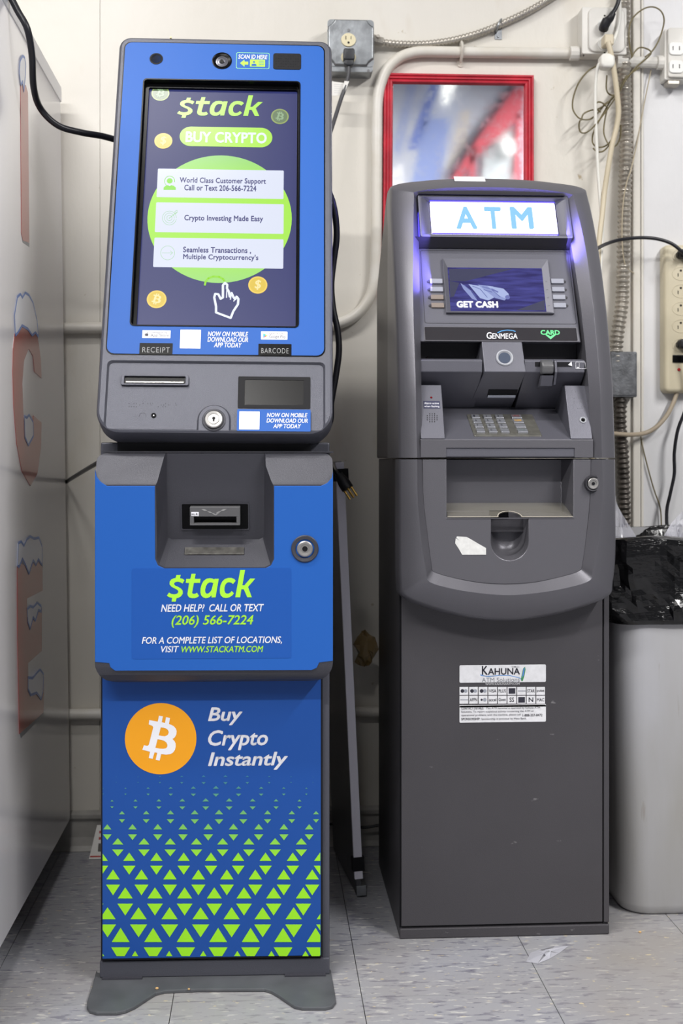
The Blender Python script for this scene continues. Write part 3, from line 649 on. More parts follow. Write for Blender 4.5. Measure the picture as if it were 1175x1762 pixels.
# half profiles as (right x, left x, z)
lo_o = [(.191, .200, .8715), (.191, .200, .80), (.191, .200, .70), (.1865, .1985, .650), (.178, .190, .624), (.114, .126, .600), (.054, .066, .587), (-.006, .006, .582)]
lo_1 = [(.1625, .1713, .8715), (.162, .1705, .80), (.154, .163, .72), (.1445, .1555, .675), (.138, .149, .655), (.094, .106, .642), (.044, .056, .634), (-.006, .006, .6305)]
lo_2 = [(.1440, .1580, .8715), (.1425, .1565, .80), (.136, .149, .735), (.129, .1425, .686), (.122, .137, .672), (.080, .096, .660), (.038, .052, .6525), (-.008, .008, .650)]
up_o = [(.191, .200, .8745), (.191, .200, 1.0), (.191, .200, 1.15), (.191, .200, 1.27), (.186, .198, 1.375), (.176, .188, 1.400), (.114, .126, 1.411), (.054, .066, 1.416), (-.006, .006, 1.417)]
up_1 = [(.1620, .1713, .8745), (.162, .172, 1.0), (.161, .171, 1.15), (.161, .164, 1.27), (.153, .157, 1.365), (.146, .152, 1.380), (.095, .106, 1.388), (.044, .056, 1.391), (-.006, .006, 1.392)]
up_2 = [(.1465, .1580, .8745), (.1445, .158, 1.0), (.1415, .155, 1.15), (.138, .150, 1.27), (.1355, .1465, 1.352), (.131, .142, 1.366), (.084, .096, 1.371), (.039, .051, 1.373), (-.006, .006, 1.374)]
def mk(l, n=5): return dens([(a, z) for a, b, z in l]+[(-b, z) for a, b, z in reversed(l[:-1])], n)
def inset(l, d):    # pull a profile towards the middle
    return [(x-(d if x > .02 else (-d if x < -.02 else 0)), z) for x, z in l]
# lower door shell
Lo, L1, L2 = mk(lo_o), mk(lo_1), mk(lo_2)
grow = lambda l, s, zc, sg: [(x*s, z) for x, z in l]
rowsL = [[Vector((x, .0, z)) for x, z in Lo], [SURF(x, z, -.012) for x, z in Lo], [SURF(x*.992, z+.003*(z < .70), -.002) for x, z in Lo], [SURF(x*.975, z+.008*(z < .70), .003) for x, z in Lo],
         [SURF(x, z, .0185) for x, z in L1], [SURF(x*.99, z+.0015*(z < .7), .0190) for x, z in L1], [SURF(x, z, .002) for x, z in L2]]
ushape(rowsL).build('dispenser_door', M_atm, atm, smooth=True)
# inner front plate with pocket and scoop
FY = -.0645
AF = Frame(AM, (0, FY, 0), (1, 0, 0), (0, 0, 1))
plate = MB().prism(AF, [(x, z) for x, z in L2], -.060, 0).build('front_plate', M_atm, atm)
qx0, qx1 = AF.px(769, 830)[0], AF.px(986, 830)[0]; qz = AF.px(870, 890)[1]
AB = lambda c: [AF.P(a, b, c) for a, b in ()]
cut(plate, MB().loft([[AF.P(a, b, .01) for a, b in ((qx0-.002, qz-.002), (qx1+.002, qz-.002), (qx1+.002, .90), (qx0-.002, .90))], [AF.P(a, b, -.055) for a, b in ((qx0+.004, qz+.008), (qx1-.008, qz+.008), (qx1-.008, .90), (qx0+.004, .90))]]))
sx, sz = AF.px(877, 930); sw_ = (AF.px(909, 900)[0]-AF.px(845, 900)[0])/2
sbot = AF.px(877, 964)[1]
def scoopl(e, z1): return [(sx-sw_+e, z1)] + [(sx-(sw_-e)*math.cos(math.pi*k/20), sbot+sw_-(sw_-e)*math.sin(math.pi*k/20)) for k in range(21)] + [(sx+sw_-e, z1)]
cut(plate, MB().loft([[AF.P(a, b, c) for a, b in scoopl(e, qz+.012)] for e, c in ((-.0012, .01), (-.0008, .0), (.0, -.0015), (.0008, -.010), (.0025, -.020), (.0055, -.029), (.010, -.037), (.016, -.043), (.0225, -.046))]))
flat_smooth(plate, 42); bevel(plate, .0008, 2)
# dark pit behind the scoop, black strip put in for the pocket's shade
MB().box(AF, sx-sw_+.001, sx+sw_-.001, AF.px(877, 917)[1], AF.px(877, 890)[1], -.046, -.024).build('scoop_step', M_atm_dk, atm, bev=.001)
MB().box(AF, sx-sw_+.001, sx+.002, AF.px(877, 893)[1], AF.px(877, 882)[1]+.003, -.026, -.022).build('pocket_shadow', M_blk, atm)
# clear ledge with half-moon notch
pz1, pz0 = AF.px(870, 866, -.05)[1], AF.px(870, 890)[1]
EL = Frame(AM, (0, FY-.001, pz0), (1, 0, 0), (0, .050, pz1-pz0))
lh = math.hypot(.050, pz1-pz0); nr = .0215
M_clear = mat('clear_plastic', (150, 146, 136), .16, alpha=.24)
lx = [(qx0+.001, 0)] + [(sx+nr*math.cos(math.pi*(1-k/14)), nr*.98*math.sin(math.pi*(1-k/14))) for k in range(15)] + [(qx1-.001, 0), (qx1-.006, lh), (qx0+.004, lh)]
MB().prism(EL, lx, -.001, .001).build('clear_ledge', M_clear, atm)
MB().stroke(EL, lx[:17], .0016, .0014).build('ledge_edge', mat('clear_edge', (214, 206, 192), .2, alpha=.8), atm)
MB().box(AF, qx0-.001, qx1+.001, pz0-.0025, pz0-.001, -.004, .0008).build('ledge_rail', M_atm, atm)
# torn sticker
st_ = [(784, 926), (783, 935), (789, 944), (795, 954.5), (836, 954.5), (836, 943), (822, 935), (812, 929), (803, 924), (795, 923.5), (786, 923), (785, 925), (790, 930)]
o = MB().prism(AF, AF.pts(st_), 0, .0006).build('torn_sticker', mat('paper_white', (224, 224, 222), .7, var=.06, vscale=150), atm); o['label'] = 'torn remains of a white sticker below the cash tray'
# lock
a, b = AF.px(1018, 832.5); q = .0095
AFL = Frame(AM, (0, FY-.006, 0), (1, 0, 0), (0, 0, 1)); a, b = AFL.px(1020, 832)
lk = MB().lathe(AFL, a, b, [(.0150, -.012), (.0150, .001), (.0135, .0030), (.0115, .0026), (.0110, -.001)]).build('lock_collar', M_atm_dk, atm, smooth=True)
MB().lathe(AFL, a, b, [(.0100, 0), (.0100, .0035), (.0088, .0045), (.0058, .0042), (.0054, .0032)]).build('lock_barrel', M_chrome, lk, smooth=True)
MB().cyl(AFL, a, b, .003, .003, .0040, 14).build('keyhole', M_blkm, lk)

# cabinet
AD = Frame(AM, (0, -.0035, 0), (1, 0, 0), (0, 0, 1))
cx0, cx1 = A0.px(687, 1500)[0], A0.px(1047.5, 1500)[0]
cabn = MB().box(A0, cx0, cx1, 0.002, .873, -.412, -.002).build('cabinet', M_cab, atm, bev=.002)
MB().box(A0, cx0+.0003, cx1-.0003, .0005, A0.px(867, 1593)[1], -.1, .004).build('plinth', M_cab, atm, bev=.002)
dx0, dx1 = AD.px(690.5, 1400)[0], AD.px(1036.5, 1400)[0]
MB().box(A0, dx1+.0025, cx1-.0003, AD.px(867, 1591)[1], .66, -.01, .004).build('side_rail', M_cab, atm, bev=.0015)
MB().box(A0, cx0+.0005, dx1+.003, .02, .66, -.004, -.0012).build('door_gap', M_blkm, atm)
cdoor = MB().box(AD, dx0, dx1, AD.px(867, 1590)[1], .66, -.002, .0).build('cabinet_door', M_cab, atm, bev=.0008)
# sticker with card marks
bx = AD.rect(790.5, 1144, 939, 1242.5)
M_stk = mat('sticker_white', (226, 226, 230), .4, var=.05, vscale=120); M_ink = mat('ink_dark', (44, 44, 56), .5)
stk = MB().rbox(AD, bx[0], AD.px(865, 1174)[1], bx[2], bx[3], .0022, 0, .0005).rbox(AD, bx[0], bx[1], bx[2], AD.px(865, 1213.5)[1], .002, 0, .0005).box(AD, bx[0], bx[2], AD.px(865, 1216.5)[1], AD.px(865, 1212.5)[1], 0, .0005).build('operator_sticker', M_stk, cdoor)
def ST(body, px, m=M_ink, **k): text(AD, body, px, m, cdoor, k.pop('c', .0009), **k)
ST('K', (829, 1146, 839, 1161), bold=.02); ST('AHUNA', (839.5, 1149.5, 894.5, 1161), bold=.02)
ST('ATM Solutions', (829, 1166, 894, 1173.5), mat('ink_grey', (120, 124, 130), .5), bold=-.004)
mb = MB(); mb.stroke(AD, AD.pts([(827, 1162), (840, 1164), (858, 1162), (876, 1162), (893, 1166), (897, 1169)]), .0013, .0008)
mb.stroke(AD, AD.pts([(826, 1160), (834, 1163), (850, 1163)]), .0007, .0008); mb.build('wave_mark', mat('wave_blue', (110, 160, 220), .4), cdoor)
mb = MB(); mb.prism(AD, AD.pts([(897, 1172), (896, 1168), (900, 1150), (903, 1147), (904, 1152), (902, 1163), (899, 1172)]), .0004, .0008); mb.build('board_mark', mat('board_green', (70, 140, 90), .4), cdoor)
mb = MB(); mb.prism(AD, AD.pts([(898, 1166), (900.5, 1151), (902.5, 1149), (901, 1161)]), .0004, .0010); mb.build('board_mark', mat('board_blue', (90, 130, 210), .4), cdoor)
mb = MB(); mb.stroke(AD, AD.pts([(880, 1147), (893, 1147.6)]), .0006, .0008); mb.cyl(AD, *AD.px(886, 1147.3), .0012, .0004, .0009, 10); mb.build('ink_mark', M_ink, cdoor)
ST('WWW.KAHUNAATM.COM', (835, 1175, 894, 1178.6), M_stk, bold=.02, c=.0006)
marks = [['o', 'o', 'o', 'VISA', 'PLUS', 'box', 'line', 'STAR', 'pulse'], ['card', 'AFFN', 'o', 'accel', 'Quest', 'SS', 'box', 'N', 'MAC']]
M_ink2 = mat('ink_mid', (150, 154, 164), .5)
mb = MB(); mi = MB(); mg = MB()
for r in range(2):
    for k in range(9):
        u0 = 790.5+k*16.5; u1 = u0+14.9; v0 = 1182+r*15.2; v1 = v0+13.6
        mb.box(AD, *[AD.rect(u0, v0, u1, v1)[i] for i in (0, 2, 1, 3)], 0, .0005)
        um, vm = (u0+u1)/2, (v0+v1)/2; t = marks[r][k]
        if t == 'o': mi.cyl(AD, *AD.px(um-2.5, vm), .0034 if r == 0 else .002, .0004, .0008, 16); mg.cyl(AD, *AD.px(um+3, vm), .0034, .0004, .0007, 16)
        elif t == 'box': mi.box(AD, *[AD.rect(u0+2, v0+2, u1-1.5, v1-2)[i] for i in (0, 2, 1, 3)], .0004, .0008)
        elif t in ('line', 'card'): mg.stroke(AD, AD.pts([(u0+2, vm), (u1-1, vm)]), .0015, .0008)
        else:
            text(AD, t, (u0+1.2, vm-2.8, u1-1, vm+2.8) if len(t) > 2 else (um-4, vm-4, um+4, vm+4), None, None, .0008, bold=.015, mb=mi)
mb.build('mark_square', M_stk, stk); mi.build('card_mark', M_ink, stk); mg.build('card_mark', M_ink2, stk)
for l, v, u1, bd_ in (('CONTACT DETAILS:', 1218, 832, .015), ('This ATM terminal is operated by Kahuna ATM', 1218, 929, 0), ('Solutions. To report suspicious activity concerning the ATM or', 1224, 918.5, 0), ('operational problems with the machine, please call', 1230, 895.5, 0), ('1-888-357-8472', 1230, 933, .015), ('SPONSORSHIP:', 1236.5, 826, .015), ('Sponsorship is provided by Meta Bank.', 1236.5, 906, 0)):
    u0 = {1218: 793.5 if bd_ else 836, 1224: 793.5, 1230: 899 if bd_ else 793.5, 1236.5: 793.5 if bd_ else 828}[v]
    ST(l, (u0, v-1.6, u1, v+2.8), bold=bd_)

# upper shell
Uo, U1, U2 = mk(up_o), mk(up_1), mk(up_2)
top_in = lambda z, d: z-d*(z > 1.36)
rowsU = [[Vector((x, max(PY(z)+.06, .14), z)) for x, z in Uo], [SURF(x, z, -.014) for x, z in Uo], [SURF(x*.992, top_in(z, .003), -.002) for x, z in Uo], [SURF(x*.975, top_in(z, .008), .003) for x, z in Uo],
         [SURF(x, z, .0185) for x, z in U1], [SURF(x*.99, top_in(z, .0015), .0190) for x, z in U1], [SURF(x, z, .002) for x, z in U2], [Vector((x*.985, PY(z)+.105, z)) for x, z in U2]]
ush = ushape(rowsU).build('fascia_shell', M_atm, atm, smooth=True)
# upper cabinet behind the fascia
sp_ = [(.132, .8745), (.412, .8745), (.412, 1.235), (.205, 1.388), (.175, 1.400), (.132, 1.30)]
MB().loft([[Vector((x, y, z)) for y, z in sp_] for x in (-.1965, .1845)]).build('rear_cabinet', M_cab, atm, bev=.003)
sp2 = [(.0, .876), (.09, .876), (.115, 1.15), (.18, 1.30), (.21, 1.39), (.16, 1.41), (.09, 1.28), (0, 1.1)]
def XP(poly, x0, x1, name, m, bev=.001, parent=None, xt=None):
    return MB().loft([[Vector((x, y, z)) for y, z in poly] for x in (x0, x1)]).build(name, m, parent or atm, bev=bev)
IX0, IX1 = -.161, .1395
c0x, c1x = -.0445, .0305
# screen panel: leaning surface from (y -.015, z 1.085) to (.072, 1.272)
XP([(-.015, 1.085), (.072, 1.2715), (.128, 1.2715), (.128, 1.085)], -.160, .1385, 'screen_panel', M_atm_in, .0012)
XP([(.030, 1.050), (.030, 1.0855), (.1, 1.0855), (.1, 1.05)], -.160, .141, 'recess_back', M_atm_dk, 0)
shelf = [(-.024, 1.053), (-.033, 1.050), (-.033, 1.029), (-.028, 1.026), (.055, .9685), (.12, .968), (.12, 1.058), (.034, 1.058)]
XP(shelf, IX0, c0x-.0012, 'receipt_shelf', M_atm_in, .0015)
XP(shelf, c1x+.0012, IX1+.002, 'card_shelf', M_atm_in, .0015)
mb = MB().loft([[Vector((x, y, z)) for x in ()] for y in ()]) if False else MB()
cb = [(-.0152, 1.0852), (-.037, 1.029), (.030, .985), (.060, .9697), (.12, .9695), (.12, 1.0852)]
def tw(z, s): return (c0x+.0006+(1.0852-z)*.03 if z > 1.028 else c0x+.0024-(1.028-z)*.25) if s < 0 else (c1x-.0006+(1.0852-z)*.05 if z > 1.028 else c1x+.0022-(1.028-z)*.13)
MB().loft([[Vector((tw(z, s), y, z)) for y, z in cb] for s in (-1, 1)]).build('centre_block', M_atm_in, atm, bev=.0012)
AC = Frame(AM, (0, -.037, 1.029), (1, 0, 0), (0, .0218, .0562))
a, b = AC.px(868, 616); q = AC.px(883, 616)[0]-a
rb = MB().lathe(AC, a, b, [(q, -.001), (q, .0015), (q*.92, .0030), (q*.84, .0030), (q*.66, -.0005)], 32).build('camera_ring', mat('light_grey_plastic', (176, 178, 184), .35), atm, smooth=True)
MB().cyl(AC, a, b, q*.68, -.001, .0006, 28).build('camera_glass', mat('glass_grey_blue', (76, 84, 100), .1), rb)
ACU = Frame(AM, (0, .030, .985), (1, 0, 0), (0, -.067, .044))
bx = ACU.rect(839, 670, 889, 683)
MB().box(ACU, bx[0], bx[2], bx[1]+.002, bx[3], -.003, .0006).build('light_slot', M_blkm, atm)
MB().box(ACU, bx[0]+.001, bx[2]-.001, bx[1], bx[1]+.006, -.003, .0022).build('slot_diffuser', mat('diffuser', (196, 200, 214), .3), atm, bev=.0006)
AR = Frame(AM, (0, -.033, 1.029), (1, 0, 0), (0, 0, 1))
AT = Frame(AM, (0, -.024, 1.053), (1, 0, 0), (0, .058, .005))
bx = AT.rect(740, 614, 820, 616.5)
MB().box(AM and Frame(AM, (0, 0, 1.0), (1, 0, 0), (0, 1, 0)), A0.px(740, 614)[0]-.006, A0.px(820, 614)[0]-.006, -.018, .020, .054, .0585).build('receipt_mouth', M_blk, atm)
# keypad shelf and front lip
XP([(-.0660, .9075), (.0605, .970), (.12, .970), (.12, .876), (-.0660, .876)], IX0, IX1+.007, 'keypad_shelf', M_atm_in, .0015)
pk = XP([(-.0680, .9070), (-.062, .9080), (-.052, .908), (-.052, .8748), (-.0680, .8748)], IX0-.001, IX1+.008, 'front_lip', M_atm, .001)
LPF = Frame(AM, (0, -.0680, 0), (1, 0, 0), (0, 0, 1))
cut(pk, MB().box(LPF, qx0-.002, qx1+.002, .86, LPF.px(870, 770.5)[1], -.012, .01))
AK = Frame(AM, (0, -.0660, .9075), (1, 0, 0), (0, .1265, .0625))
kpts = AK.pts([(813, 752), (933, 751), (913, 714), (804.5, 714)])
kz0, kz1 = AK.px(870, 751.5)[1], AK.px(870, 714)[1]
kx0, kx1 = (AK.px(813, 751)[0]+AK.px(805, 714)[0])/2, (AK.px(934, 751)[0]+AK.px(914, 714)[0])/2
kp = MB().rbox(AK, kx0, kz0, kx1, kz1, .004, -.001, .0016, .0006).build('keypad', mat('keypad_steel', (150, 148, 140), .34, metal=.7, var=.12, vscale=80), atm, smooth=False)
M_key = mat('key_steel', (176, 178, 186), .3, metal=.7)
kw = kx1-kx0; kh = kz1-kz0; base = None
gl = ['123', '456', '789', '.0.']
for r in range(4):
    for k in range(4):
        u = (.115, .295, .475, .735)[k]*kw+kx0; v = kz1-kh*(.17+.215*r); wk = .060*kw if k < 3 else .075*kw
        if base is None:
            bm_ = MB(); bm_.rbox(Frame(AM, AK.P(0, 0, 0), AK.ex, AK.ey), -1e-9, 0, 1e-9, 0, .1, 0, 0) if False else None
        key = MB().rbox(AK, u-wk, v-kh*.078, u+wk, v+kh*.078, .0012, .001, .0050, .0008, 3).build('key', M_key, kp)
        if k < 3 and gl[r][k] != '.': text(AK, gl[r][k], None, M_ink, key, .0053, box=(u-wk*.55, v-kh*.035, u-wk*.15, v+kh*.05))
        if k == 3: text(AK, ('CANCEL', 'CLEAR', '', 'ENTER')[r], None, mat('key_%d' % r, ((150, 70, 70), (222, 168, 40), (0, 0, 0), (110, 120, 120))[r], .5), key, .0053, box=(u-wk*.8, v-kh*.02, u+wk*.6, v+kh*.055), bold=.01) if r != 2 else None
        mb = MB()
# side wedges
wl = XP([(-.020, 1.006), (-.0670, .908), (.06, .908), (.06, 1.006)], IX0, -.1185, 'speaker_block', M_atm_in, .0012)
wr = XP([(-.020, 1.006), (-.0670, .908), (.06, .908), (.06, 1.006)], .1072, IX1+.007, 'audio_block', M_atm_in, .0012)
AW = Frame(AM, (0, -.0670, .908), (1, 0, 0), (0, .047, .098))
mb = MB()
for r, n in enumerate((3, 5, 5, 5, 3)):
    for k in range(n):
        mb.cyl(AW, *AW.px(743.5+(k-(n-1)/2)*4.2, 719-6.8+r*3.4), .0009, .0, .0004, 8)
mb.build('speaker_holes', mat('hole_black', (4, 4, 5), .9), wl)
MB().cyl(AW, *AW.px(742, 684), .0022, 0, .0016, 16, .0012).build('red_lamp', mat('red_led', (120, 12, 24), .2), wl)
bx = AW.rect(728.5, 690, 757, 703)
al = MB().rbox(AW, bx[0], bx[1], bx[2], bx[3], .0005, 0, .0004).build('alarm_label', mat('label_navy', (48, 50, 78), .5), wl)
text(AW, 'Alarm active', (730, 692, 755, 695.5), M_white, al, .0006); text(AW, 'when flashing', (730, 697.5, 756, 701.5), M_white, al, .0006)
MB().lathe(AW, *AW.px(1003, 723), [(.0062, 0), (.0062, .0012), (.0050, .0020), (.0034, .0006)], 24).build('audio_jack', mat('light_grey_plastic', (176, 178, 184)), wr, smooth=True)
MB().cyl(AW, *AW.px(1003, 723), .0036, 0, .0012, 18).cyl(AW, *AW.px(1003, 723), .0014, 0, .0022, 10).build('jack_core', M_blk, wr)
mb = MB()
for i in range(4):
    for j in range(9):
        if R2.random() < .5: mb.cyl(AW, *AW.px(986+(j % 5)*4+(j//5)*.8+i, 674+i*8.6+(j//5)*2.6), .0006, -.0002, .0006, 8)
mb.build('braille_dots', M_atm, wr)
# card reader
a, b = AR.px(945, 632)
cr0 = AR.rect(930, 620, 949, 663)
AR.o = AR.o
zf = 1.029
hood = [(-.047, AR.px(940, 641)[1]+zf-1.029), (-.033, 1.029)]
ZB = lambda v: 1.029+AR.px(940, v)[1]
x0, x1 = AR.px(929, 640)[0], AR.px(949.5, 640)[0]
hd = MB().loft([[Vector((x, y, z)) for y, z in ((-.032, 1.052), (-.046, 1.047), (-.051, 1.039), (-.048, 1.026), (-.030, 1.024))] for x in (x0, x1)]).build('card_reader', mat('reader_grey', (92, 92, 94), .35), atm, bev=.003)
MB().loft([[Vector((x, y, z)) for y, z in ((-.030, 1.023), (-.043, 1.0225), (-.030, 1.004), (0, 1.0))] for x in (x0+.001, x1+.001)]).build('reader_chin', M_atm_in, hd, bev=.001)
MB().loft([[Vector((x, y, z)) for y, z in ((-.030, 1.053), (-.041, 1.049), (-.044, 1.028), (-.030, 1.006), (-.02, 1.01))] for x in (x1+.003, x1+.0075)]).build('reader_guide', M_atm_in, hd, bev=.001)
bx = AR.rect(920.5, 622, 984, 630)
MB().box(AR, bx[0], bx[2], bx[1]-.001, bx[3]-.001, -.001, .0006).build('card_slot', M_blkm, atm)
MB().prism(AR, AR.pts([(977, 628), (983, 622), (984, 630)][::-1]), .0005, .0012).build('arrow_mark', M_white, atm)
bx = AR.rect(990.5, 623, 1008, 634.5)
mb = MB().stroke(AR, [(bx[0], bx[1]), (bx[2], bx[1]), (bx[2]-.002, bx[3]), (bx[0], bx[3])], .0006, .0008, closed=True); mb.box(AR, bx[0]+.0015, bx[0]+.006, bx[1]+.001, bx[1]+.003, .0004, .0009)
mb.stroke(AR, [(bx[0]+.006, bx[1]+.001), (bx[0]+.006, bx[3]-.002)], .0005, .0009)
mb.build('card_diagram', M_white, atm)
# screen
AS = Frame(AM, (0, -.015, 1.085), (1, 0, 0), (0, .087, .1865))
s0 = AS.rect(771.5, 462, 940, 535.5)
def quadl(l): return AS.pts(l)
ob = quadl([(768, 541), (953, 540), (941, 447), (761, 449)]); ib = quadl([(775, 535.5), (938, 535), (930.5, 462), (772, 462.5)])
xs0 = AS.px(761, 449)[0]; 
OB = (AS.px(764, 495)[0], AS.px(860, 541)[1], AS.px(947, 495)[0], AS.px(860, 448)[1])
IB = (AS.px(773, 498)[0], AS.px(860, 535.5)[1], AS.px(935, 498)[0], AS.px(860, 462)[1])
# the trapezium of the bezel: its flat floor lies deeper, the rim proud
rimO = [(OB[0], OB[1]), (OB[2], OB[1]), (OB[2], OB[3]), (OB[0], OB[3])]
rimI = [(IB[0], IB[1]), (IB[2], IB[1]), (IB[2], IB[3]), (IB[0], IB[3])]
bzl = MB().loft([[AS.P(a, b, -.001) for a, b in rimO], [AS.P(a, b, .0060) for a, b in rimO], [AS.P(a+dx, b+dy, .0060) for (a, b), (dx, dy) in zip(rimO, ((.001, .001), (-.001, .001), (-.001, -.001), (.001, -.001)))], [AS.P(a, b, .0002) for a, b in rimI]], caps=False).build('screen_bezel', M_atm_in, atm)
def scr2():
    m = bpy.data.materials.new('screen_violet'); m.use_nodes = True; nt = m.node_tree; n = nt.nodes; L = nt.links; b = n['Principled BSDF']
    b.inputs['Base Color'].default_value = rgb((14, 14, 24)); b.inputs['Roughness'].default_value = .15
    tc = n.new('ShaderNodeTexCoord'); mp = n.new('ShaderNodeMapping'); mp.inputs['Rotation'].default_value = (0, .45, 0); mp.inputs['Scale'].default_value = (6, 6, 60); L.new(tc.outputs['Object'], mp.inputs[0])
    t = n.new('ShaderNodeTexNoise'); t.inputs['Scale'].default_value = 3; t.inputs['Detail'].default_value = 4; L.new(mp.outputs[0], t.inputs['Vector'])
    cr = n.new('ShaderNodeValToRGB'); cr.color_ramp.elements[0].position = .35; cr.color_ramp.elements[0].color = rgb((52, 48, 112)); cr.color_ramp.elements[1].position = .7; cr.color_ramp.elements[1].color = rgb((84, 84, 168)); L.new(t.outputs[0], cr.inputs[0])
    L.new(cr.outputs[0], b.inputs['Emission Color']); b.inputs['Emission Strength'].default_value = .75; return m
asc = MB().box(AS, IB[0]-.001, IB[2]+.001, IB[1]-.001, IB[3]+.001, -.0012, .0006).build('display', scr2(), atm)
cs = .0007
E2 = lambda n_, c_, e=.9: mat('display_'+n_, c_, .3, emit=e)
MB().prism(AS, AS.pts([(937, 516), (937.5, 534), (888, 534)][::-1], cs), cs, cs+.0001).prism(AS, AS.pts([(772.5, 463), (882, 463), (800, 484), (773.5, 483)][::-1], cs), cs, cs+.0001).prism(AS, AS.pts([(773.5, 483.1), (790, 487), (781, 510), (774.5, 512)][::-1], cs), cs, cs+.0001).build('display_corner', E2('slate', (62, 64, 100), .75), asc)
notes = [[(792, 487), (808, 498), (822, 518), (812, 514), (797, 497)], [(806, 489), (830, 493), (850, 512), (840, 517), (826, 513)], [(822, 490), (848, 493), (876, 508), (868, 517), (852, 513)], [(838, 492), (866, 497), (875, 506), (872, 515), (856, 508)]]
for k, nt_ in enumerate(notes):
    MB().prism(AS, AS.pts(nt_[::-1], cs), cs, cs+.0002*(k+1)).build('banknote_graphic', E2('note%d' % (k % 2), ((146, 158, 214), (176, 190, 236))[k % 2]), asc)
mb = MB()
for l in ([(798, 491), (813, 503), (820, 514)], [(813, 493), (826, 498), (838, 512)], [(830, 494), (845, 498), (860, 511)], [(832, 499), (846, 503)]): mb.stroke(AS, AS.pts(l, cs), .0012, cs+.0011)
mb.build('banknote_line', E2('line', (90, 100, 170)), asc)
mb = MB(); mb.stroke(AS, AS.pts([(846, 498), (856, 503)], cs), .003, cs+.0012); mb.cyl(AS, *AS.px(873, 512, cs), .0045, cs+.0008, cs+.0012, 18); mb.build('banknote_seal', E2('seal', (110, 118, 186)), asc)
text(AS, 'GET CASH', (785.5, 518, 857, 529.5), E2('white', (250, 250, 255), 1), asc, cs+.0014, 0, .060, sp=1.02)
# function keys
mkk = mat('function_key_grey', (150, 152, 164), .4); mkk2 = mat('function_key_worn', (130, 118, 110), .5)
for k, v in enumerate((485, 499, 512.5, 526.5)):
    for u0, u1, lft in ((739+k*.9, 761+k*.9, 1), (947.5+k*1.3, 969.5+k*1.3, 0)):
        bx = AS.rect(u0, v-4, u1, v+4)
        o = MB().rbox(AS, bx[0], bx[1], bx[2], bx[3], .001, -.001, .0036, .001, 3).build('function_key', mkk2 if (lft and k > 1) else mkk, atm)
        nx = bx[0]-.002 if lft else bx[2]+.002; nm = (bx[1]+bx[3])/2
        MB().cyl(AS, nx, nm, .0026, -.0005, .0012, 14).build('key_nub', M_atm_dk, o)
        MB().stroke(AS, AS.pts([(u1+1, v), (u1+7, v-2)] if lft else [(u0-10, v+1.5), (u0-2, v)]), .0004, .0038).build('key_line', M_atm_dk, o)
# groove round the screen field
gx = [AS.px(727, 431), AS.px(976, 431), AS.px(994, 556), AS.px(727, 556)]
ga, gb = (gx[0][0]+gx[3][0])/2, (gx[1][0]+gx[2][0])/2
MB().stroke(AS, rrect(AS.px(727, 490)[0], gx[3][1], .1345, gx[0][1], .004), .0009, .0004, closed=True).build('panel_groove', M_atm_dk, atm)
# black gloss strip
bx = AS.rect(731, 563.5, 998, 587.5)
gs = MB().rbox(AS, bx[0]-.0015, bx[1]-.0005, .1365, bx[3]+.001, .003, -.001, .0012, .0005).build('strip_frame', M_atm, atm)
MB().rbox(AS, bx[0], bx[1]+.0012, .1325, bx[3]-.0012, .0015, .0, .0017).build('gloss_strip', mat('gloss_strip', (46, 44, 48), .06, coat=.6), gs)
text(AS, 'G', (837, 571.5, 846, 583), M_white, gs, .0021, .1, .015); text(AS, 'ENMEGA', (846.5, 573.5, 890, 583), M_white, gs, .0021, .1, .015)
mb = MB(); mb.stroke(AS, AS.pts([(856, 573.5), (862, 570.5), (872, 569), (882, 569.8), (886, 571.2)]), .0015, .0021); mb.build('swoosh_mark', mat('swoosh_blue', (90, 170, 240), .4), gs)
gm = mat('led_green', (120, 255, 160), .3, emit=1.3)
text(AS, 'CARD', (930, 568, 963, 576), gm, gs, .0021, 0, .03); MB().prism(AS, AS.pts([(938, 577), (942, 577), (946.5, 580), (951, 577), (956, 577), (947, 584.5)][::-1]), .0017, .0021).build('arrow_lamp', gm, gs)
# sign box
AG = Frame(AM, (0, .050, 1.2860), (1, 0, 0), (0, .0445, .0880))
gh = math.hypot(.0445, .0880)
HB = AG.rect(721.5, 338, 981.5, 410.5)
LB = AG.rect(741.5, 348.5, 957, 401.5, -.0105)
sgn = MB().loft([[AG.P(a, b, -.075) for a, b in rrect(HB[0], 0, HB[2], gh, .005)], [AG.P(a, b, 0) for a, b in rrect(HB[0], 0, HB[2], gh, .005)], [AG.P(a, b, .0008) for a, b in rrect(HB[0]+.002, .002, HB[2]-.002, gh-.002, .004)], [AG.P(a, b, .0008) for a, b in rrect(HB[0]+.0055, .0055, HB[2]-.0055, gh-.0055, .004)],
                [AG.P(a, b, -.012) for a, b in rrect(LB[0]-.0022, LB[1]-.0025, LB[2]+.0022, LB[3]+.0025, .003)]], caps=False).build('sign_box', M_atm_in, atm, smooth=True)
def sign_mat():
    m = mat('sign_lit', (206, 202, 255), .4, emit=3.0); return m
lp_ = MB().rbox(AG, LB[0], LB[1], LB[2], LB[3], .002, -.016, -.0105).build('sign_panel', sign_mat(), atm)
mblue = mat('sign_letter_blue', (150, 214, 255), .4, emit=.95)
for ch, bx in (('A', (784, 355.5, 820, 394)), ('T', (834, 356, 863, 394)), ('M', (878.5, 356, 917, 394))): text(AG, ch, bx, mblue, lp_, -.0101, 0, .030)
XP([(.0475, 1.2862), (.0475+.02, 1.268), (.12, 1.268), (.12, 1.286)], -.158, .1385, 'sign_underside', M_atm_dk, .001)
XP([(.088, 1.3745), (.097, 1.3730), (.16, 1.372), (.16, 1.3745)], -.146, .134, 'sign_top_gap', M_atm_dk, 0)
led = mat('led_violet', (70, 60, 255), .4, emit=4)
mb = MB()
